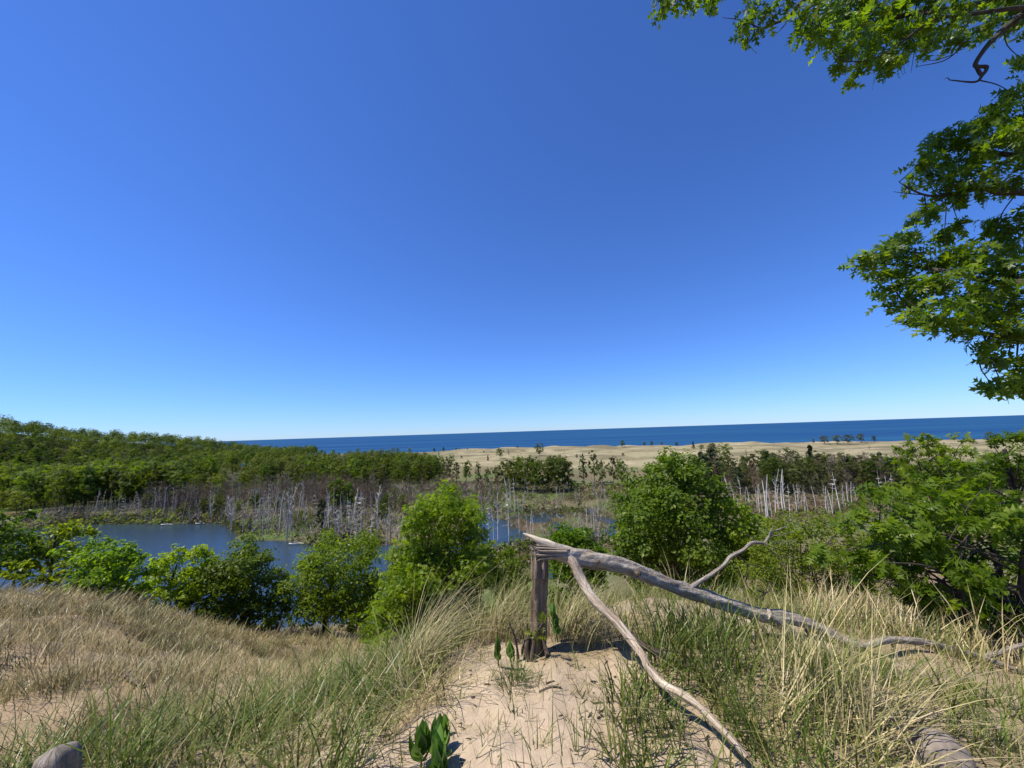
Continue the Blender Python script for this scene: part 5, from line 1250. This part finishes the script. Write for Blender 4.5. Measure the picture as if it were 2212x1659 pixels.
forest(cand[NH:], 'hillside_forest', 'dense green forest covering the upper hillside to its ridge', (9, 17), (11, 18), 501)
pts = [on_ground(x, y)[:2] for x, y in spread([(530, 1020), (560, 990), (860, 980), (905, 990), (940, 1008), (740, 1020)], 170, 413, 6.5)]
pts += [on_ground(x, y)[:2] for x, y in spread([(395, 1066), (420, 1020), (520, 1008), (565, 1012), (560, 1052), (480, 1072)], 40, 415, 9)]
pts += [on_ground(x, y)[:2] for x, y in spread([(-100, 1112), (-100, 1090), (120, 1086), (150, 1104), (60, 1114)], 12, 416, 14)]
forest(pts, 'far_wood', 'low green wood running out flat to the lake shore', (8, 12), (8, 12), 502, 150, 1.3)

# dune trees
DT = [(938, 968, 6, 'dark round bush at the start of the beach dunes', fc[1], 1.6), (958, 968, 6, 'dark round bush, second along the beach dunes', fc[1], 1.7), (985, 966, 5, 'small green bush on the dune skyline', fg[0], 1.2), (993, 966, 4.5, 'smaller half of the pair of bushes on the dune skyline', fg[1], 1.2),
      (1080, 991, 8.5, 'round green tree on the sand with a dark shadow', fg[0], 1.25), (1098, 985, 6.5, 'bare brownish little tree beside the round green tree', bt[0], 1.2), (1166, 985, 10.5, 'broad triangular tree alone on the sand above the grove', fg[2], 1.25), (1054, 996, 5, 'small dark pointed cedar on the near sand', fc[0], 1.1), (948, 983, 4.5, 'tiny dark conifer on the sand near the wood', fc[0], 1.0),
      (1345, 967, 8, 'round tree standing out against the lake from the dune crest', fg[1], 1.25), (1346, 985, 2.2, 'flat dark shrub below the dune crest', fc[1], 2.6), (997, 990, 2.2, 'low dark shrub on the open sand', fc[1], 2.4), (976, 1003, 7.5, 'green tree on sand at the edge of the wood', fg[2], 1.1), (1259, 992, 4.5, 'dark wedge of shrub at the sandy bank', fc[0], 1.4), (1264, 965, 4, 'leafless bush on the dune peak', bt[1], 1.6),
      (1392, 965, 5, 'small green bush on the crest before the biggest tree top', fg[0], 1.1), (1408, 965, 6, 'taller bush of the pair on the crest', fg[1], 1.1), (1430, 963, 4, 'low bush on the far crest', fg[0], 1.4), (1462, 963, 5, 'rounded bush near the highest dune', fg[1], 1.3),
      (1498, 970, 7, 'dark pointed cedar on the dune crest', fc[0], 1.1), (1516, 974, 5, 'round green shrub beside the pointed cedar', fg[0], 1.5), (1542, 990, 10, 'leafy tree on the sand behind the dark wood', fg[1], 1.3), (1566, 992, 10, 'wider leafy tree on the sand behind the dark wood', fg[2], 1.4), (1612, 986, 5.5, 'little bare tree on open sand', bt[1], 1.2),
      (1758, 960, 5.5, 'faint sparse tree starting the row on the lake shore', fo[1], 1.2), (1782, 960, 8, 'second sparse tree of the lake shore row', fo[0], 2.2), (1808, 960, 8.5, 'wide sparse tree in the middle of the lake shore row', fo[2], 2.2), (1832, 960, 9, 'largest airy tree of the lake shore row', fo[0], 2.2), (1861, 957, 9, 'airy tree fifth in the lake shore row', fo[2], 1.8), (1889, 956, 7, 'thin last tree of the lake shore row', fo[1], 1.5),
      (1878, 972, 3, 'low bare shrub on the sand below the shore row', bt[2], 2.0), (1670, 1000, 6, 'greyish shrub at the edge of the dark wood', fo[0], 1.3), (2142, 952, 8, 'airy tree on the dunes beyond the dark oak', fo[0], 1.8), (2101, 958, 4, 'dark wide shrub on the dunes beyond the dark oak', fc[1], 3.2), (2150, 966, 4, 'sparse grey shrub on the sand by the dark oak', bt[0], 1.8), (1246, 990, 3, 'small dark shrub beside the wedge of shrub', fc[1], 1.6), (1045, 978, 1.8, 'flat shrub on the middle dunes', fc[1], 2.5), (1010, 972, 2, 'tiny shrub on the upper dunes', fc[1], 1.8), (1118, 968, 2.5, 'bush strip on the dune skyline', fo[0], 3.0), (1180, 963, 2.5, 'flat bush on the rounded dune top', fo[1], 3.0)]
for (x, y, h, lb, pr, wd) in DT:
    d = hit(x, y)
    if math.hypot(d[0], d[1]) > 700 or d[2] < .3: d = on_ground(x, y + 3, 4)
    h0 = 13 if pr in bt else 15
    place(pr, d, lb, 'tree' if h > 5 else 'shrub', 'trees and shrubs on the beach dunes', h * 1.2, h0, name='dune_tree' if h > 5 else 'dune_shrub', wide=wd * .85)
# little white house at the edge of the dunes
hp_ = on_ground(884, 968, 4); hs = empty('beach_house', hp_); tag(hs, 'tiny white gabled house among trees where wood meets beach', 'house')
m = MB(); w_, l_, h_ = 2.4, 3.5, 3.6
V = np.array([[-w_, -l_, -.5], [w_, -l_, -.5], [w_, l_, -.5], [-w_, l_, -.5], [-w_, -l_, h_], [w_, -l_, h_], [w_, l_, h_], [-w_, l_, h_], [0, -l_, h_ + 2.6], [0, l_, h_ + 2.6]]) + hp_
m.add(V, np.array([[0, 1, 5, 4], [1, 2, 6, 5], [2, 3, 7, 6], [3, 0, 4, 7]])); m.add(V, np.array([[4, 5, 8], [6, 7, 9]]))
m.build('wall', plain_mat('white_paint', (.75, .75, .73), (.8, .8, .78)), hs, tuple(hp_))
m = MB(); e_ = .35
V = np.array([[-w_ - e_, -l_ - e_, h_ - .35], [0, -l_ - e_, h_ + 2.72], [0, l_ + e_, h_ + 2.72], [-w_ - e_, l_ + e_, h_ - .35], [w_ + e_, -l_ - e_, h_ - .35], [w_ + e_, l_ + e_, h_ - .35]]) + hp_
m.add(V, np.array([[0, 1, 2, 3], [1, 4, 5, 2]])); m.build('roof', plain_mat('grey_shingle', (.16, .16, .17), (.24, .24, .25)), hs, tuple(hp_))

# low growth of the marsh
for nm, polys, dens_n, mats_, lb, sz, sd_ in (('marsh_undergrowth', [([(20, 1148), (40, 1112), (340, 1100), (540, 1066), (1000, 1040), (1480, 1050), (1960, 1066), (1960, 1130), (1600, 1130), (1480, 1110), (1020, 1110), (860, 1180), (660, 1172), (500, 1150)], 5200)], 0, [M_OLIVE, M_TWIG, M_TWIGR, M_FAR], 'low brush and marsh plants in dull green and brown', .75, 601),
                                              ('waterside_brush', [([(40, 1146), (120, 1124), (480, 1112), (540, 1150), (500, 1164), (300, 1130)], 700), ([(640, 1180), (700, 1160), (860, 1170), (860, 1190)], 260), ([(1010, 1190), (1100, 1170), (1300, 1160), (1330, 1200), (1100, 1230)], 420)], 0, [M_OLIVE, M_TWIG, M_FARY], 'scrubby brush fringing the pond water', .7, 602)):
    b = MB(); rg = np.random.default_rng(sd_)
    for poly, n in polys:
        xs = [p[0] for p in poly]; ys = [p[1] for p in poly]
        # even over the ground: sample in the plan, keep what lies in the traced area
        c = np.array([at_z(x, y, .5)[:2] for x, y in poly]); lo = c.min(0); hi = c.max(0)
        Q = rg.uniform(lo, hi, (n * 12, 2)); zz = H(Q[:, 0], Q[:, 1]); qx, qy = proj(np.concatenate([Q, np.full((len(Q), 1), .5)], 1))
        dens_ = 1 / (1 + (np.hypot(Q[:, 0], Q[:, 1]) / 170) ** 2)
        ok = inpoly(qx, qy, poly) & (zz > (-.05 if nm[0] == 'm' else -.3)) & (zz < 3) & (fbm(Q[:, 0] / 16, Q[:, 1] / 16, 3, sd_) > -.25)
        Q = Q[ok][:n]; zz = np.maximum(zz[ok][:n], 0)
        k = 4; Q = np.repeat(Q, k, 0); zz = np.repeat(zz, k)
        hgt = sz * np.exp(.5 * rg.normal(size=len(Q)))
        P = np.stack([Q[:, 0] + rg.normal(size=len(Q)) * .9, Q[:, 1] + rg.normal(size=len(Q)) * .9, zz + hgt * rg.uniform(.1, .9, len(Q))], -1)
        mi = np.clip((fbm(P[:, 0] / 22, P[:, 1] / 22, 3, sd_ + 3) + .5 + .25 * rg.normal(size=len(P))) * len(mats_), 0, len(mats_) - 1).astype(int)
        for q in range(len(mats_)):
            s_ = mi == q; put_leaves(b, P[s_], rg.normal(size=(s_.sum(), 3)) * .6 + [0, 0, .8], hgt[s_] * 1.0, T_SPRAY, rg, -.2, mi=q)
    o = b.build(nm, mats_); tag(o, lb, 'brush', kind='stuff')

# grey and brown twig thicket of the drowned belt, dark brush under the right wood, scrub on the dunes
def twig_mass(name, label, poly, n, hr, mats_, seed, wide=.5, per=16, cat='brush'):
    b = MB(); rg = np.random.default_rng(seed)
    c = np.array([at_z(x, y, .5)[:2] for x, y in poly]); lo = c.min(0); hi = c.max(0)
    Q = rg.uniform(lo, hi, (n * 14, 2)); zz = H(Q[:, 0], Q[:, 1]); qx, qy = proj(np.concatenate([Q, np.full((len(Q), 1), .5)], 1))
    ok = inpoly(qx, qy, poly) & (zz > -.2) & (zz < 6) & (fbm(Q[:, 0] / 14, Q[:, 1] / 14, 3, seed) > -.3)
    Q = Q[ok][:n]; zz = zz[ok][:n]
    mi = np.clip((fbm(Q[:, 0] / 20, Q[:, 1] / 20, 3, seed + 3) + .5 + .3 * rg.normal(size=len(Q))) * len(mats_), 0, len(mats_) - 1).astype(int)
    for q in range(len(mats_)):
        s = np.repeat(np.where(mi == q)[0], per); k = len(s)
        if k == 0: continue
        base = np.stack([Q[s, 0] + rg.normal(size=k) * .35, Q[s, 1] + rg.normal(size=k) * .35, zz[s]], -1)
        h = rg.uniform(*hr, k); d = rg.normal(size=(k, 3)) * [wide, wide, 0]; d[:, 2] = 1
        s0 = base + d * (h * rg.uniform(0, .45, k))[:, None]; e0 = s0 + (d + rg.normal(size=(k, 3)) * .25) * (h * .55)[:, None]
        sd2 = rg.normal(size=(k, 3)); sd2 /= np.linalg.norm(sd2, axis=1)[:, None]; w = rg.uniform(.03, .09, k)[:, None]
        b.add(np.stack([s0 - sd2 * w, s0 + sd2 * w, e0], 1).reshape(-1, 3), np.arange(3 * k).reshape(-1, 3), q)
    o = b.build(name, mats_); tag(o, label, cat, kind='stuff')
twig_mass('twig_thicket', 'dense grey and brown leafless twigs between the dead trunks', [(60, 1136), (60, 1112), (330, 1094), (560, 1066), (960, 1042), (1080, 1058), (1080, 1100), (1000, 1110), (870, 1172), (680, 1168), (500, 1140)], 1700, (1.5, 5.0), [M_SNAGG, M_TWIG, M_OLIVE, M_SNAGG, M_TWIGR], 611)
twig_mass('pond_edge_twigs', 'thin dead stems standing in the shallow brown water', [(1010, 1130), (1060, 1100), (1300, 1096), (1330, 1150), (1280, 1190), (1120, 1185)], 500, (.8, 2.4), [M_TWIG, M_SNAGG, M_OLIVE], 617, .5, 8)
twig_mass('marsh_twigs', 'low grey-brown twigs spread over the open marsh', [(1020, 1106), (1060, 1064), (1480, 1056), (1960, 1066), (1960, 1112), (1600, 1122), (1330, 1130), (1300, 1170), (1150, 1165)], 1700, (.7, 2.2), [M_TWIG, M_OLIVE, M_TWIGR], 612, .8)
twig_mass('wood_edge_brush', 'dark leafless undergrowth of the wood before the dunes', [(1480, 1068), (1470, 1030), (1700, 1022), (2300, 1026), (2300, 1080), (1960, 1072)], 1700, (2.5, 7.5), [M_TWIG, M_OLIVE, M_TWIG, M_CONIF], 613, .5)
twig_mass('wood_foot_brush', 'shaded brush at the foot of the wood across the pond', [(-120, 1112), (-120, 1070), (300, 1070), (540, 1040), (960, 1020), (960, 1048), (540, 1066), (300, 1104)], 1800, (1.5, 5), [M_FAR, M_OLIVE, M_TWIG, M_FAR], 614, .6)
b = MB(); rg = np.random.default_rng(615)
th = np.radians(rg.uniform(-12, 56, 5000)); r = rg.uniform(270, 660, 5000); P = np.stack([r * np.sin(th), r * np.cos(th)], -1); z = H(P[:, 0], P[:, 1]); dq = P[:, 1] + .3 * P[:, 0]
ok = (z > 1.2) & (dq > 300) & (dq < 590) & (fbm(P[:, 0] / 30, P[:, 1] / 30, 3, 616) > .12); P = np.concatenate([P[ok], z[ok][:, None]], 1)[:900]
put_leaves(b, P + [0, 0, .15], np.tile([0, 0, 1.], (len(P), 1)) + .4 * rg.normal(size=(len(P), 3)), rg.uniform(.5, 1.8, len(P)), T_PATCH, rg, 0)
o = b.build('dune_scrub', M_OLIVE); tag(o, 'low dull scrub flecking the pale beach dunes', 'scrub', kind='stuff')

# a gull far out over the lake
gp_ = at_r(1241, 899.5, 260)
m = MB(); s_ = .9
for sgn in (-1, 1):
    V = np.array([[0, .14, 0], [0, -.16, 0], [sgn * .42, -.10, .2], [sgn * .42, .16, .2], [sgn * .95, -.16, .06], [sgn * .8, .0, .1]]) * s_
    m.add(V + gp_, np.array([[0, 1, 2, 3]])); m.add(V + gp_, np.array([[3, 2, 4], [3, 4, 5]]))
P = np.array([[0, .42, .0], [0, .34, .01], [0, .2, .0], [0, -.1, -.02], [0, -.4, 0], [0, -.55, .02]]) * s_ + gp_
tube(m, P, np.array([.01, .05, .08, .09, .05, .03]) * s_, 8)
o = m.build('flying_gull', plain_mat('gull_feather', (.10, .10, .11), (.2, .2, .21)), None, tuple(gp_), smooth=True); tag(o, 'tiny dark gull flying above the lake horizon', 'bird')

for p in PROTO:                        # the patterns themselves leave the scene; their copies stay
    for c in list(p.children): bpy.data.objects.remove(c)
    bpy.data.objects.remove(p)
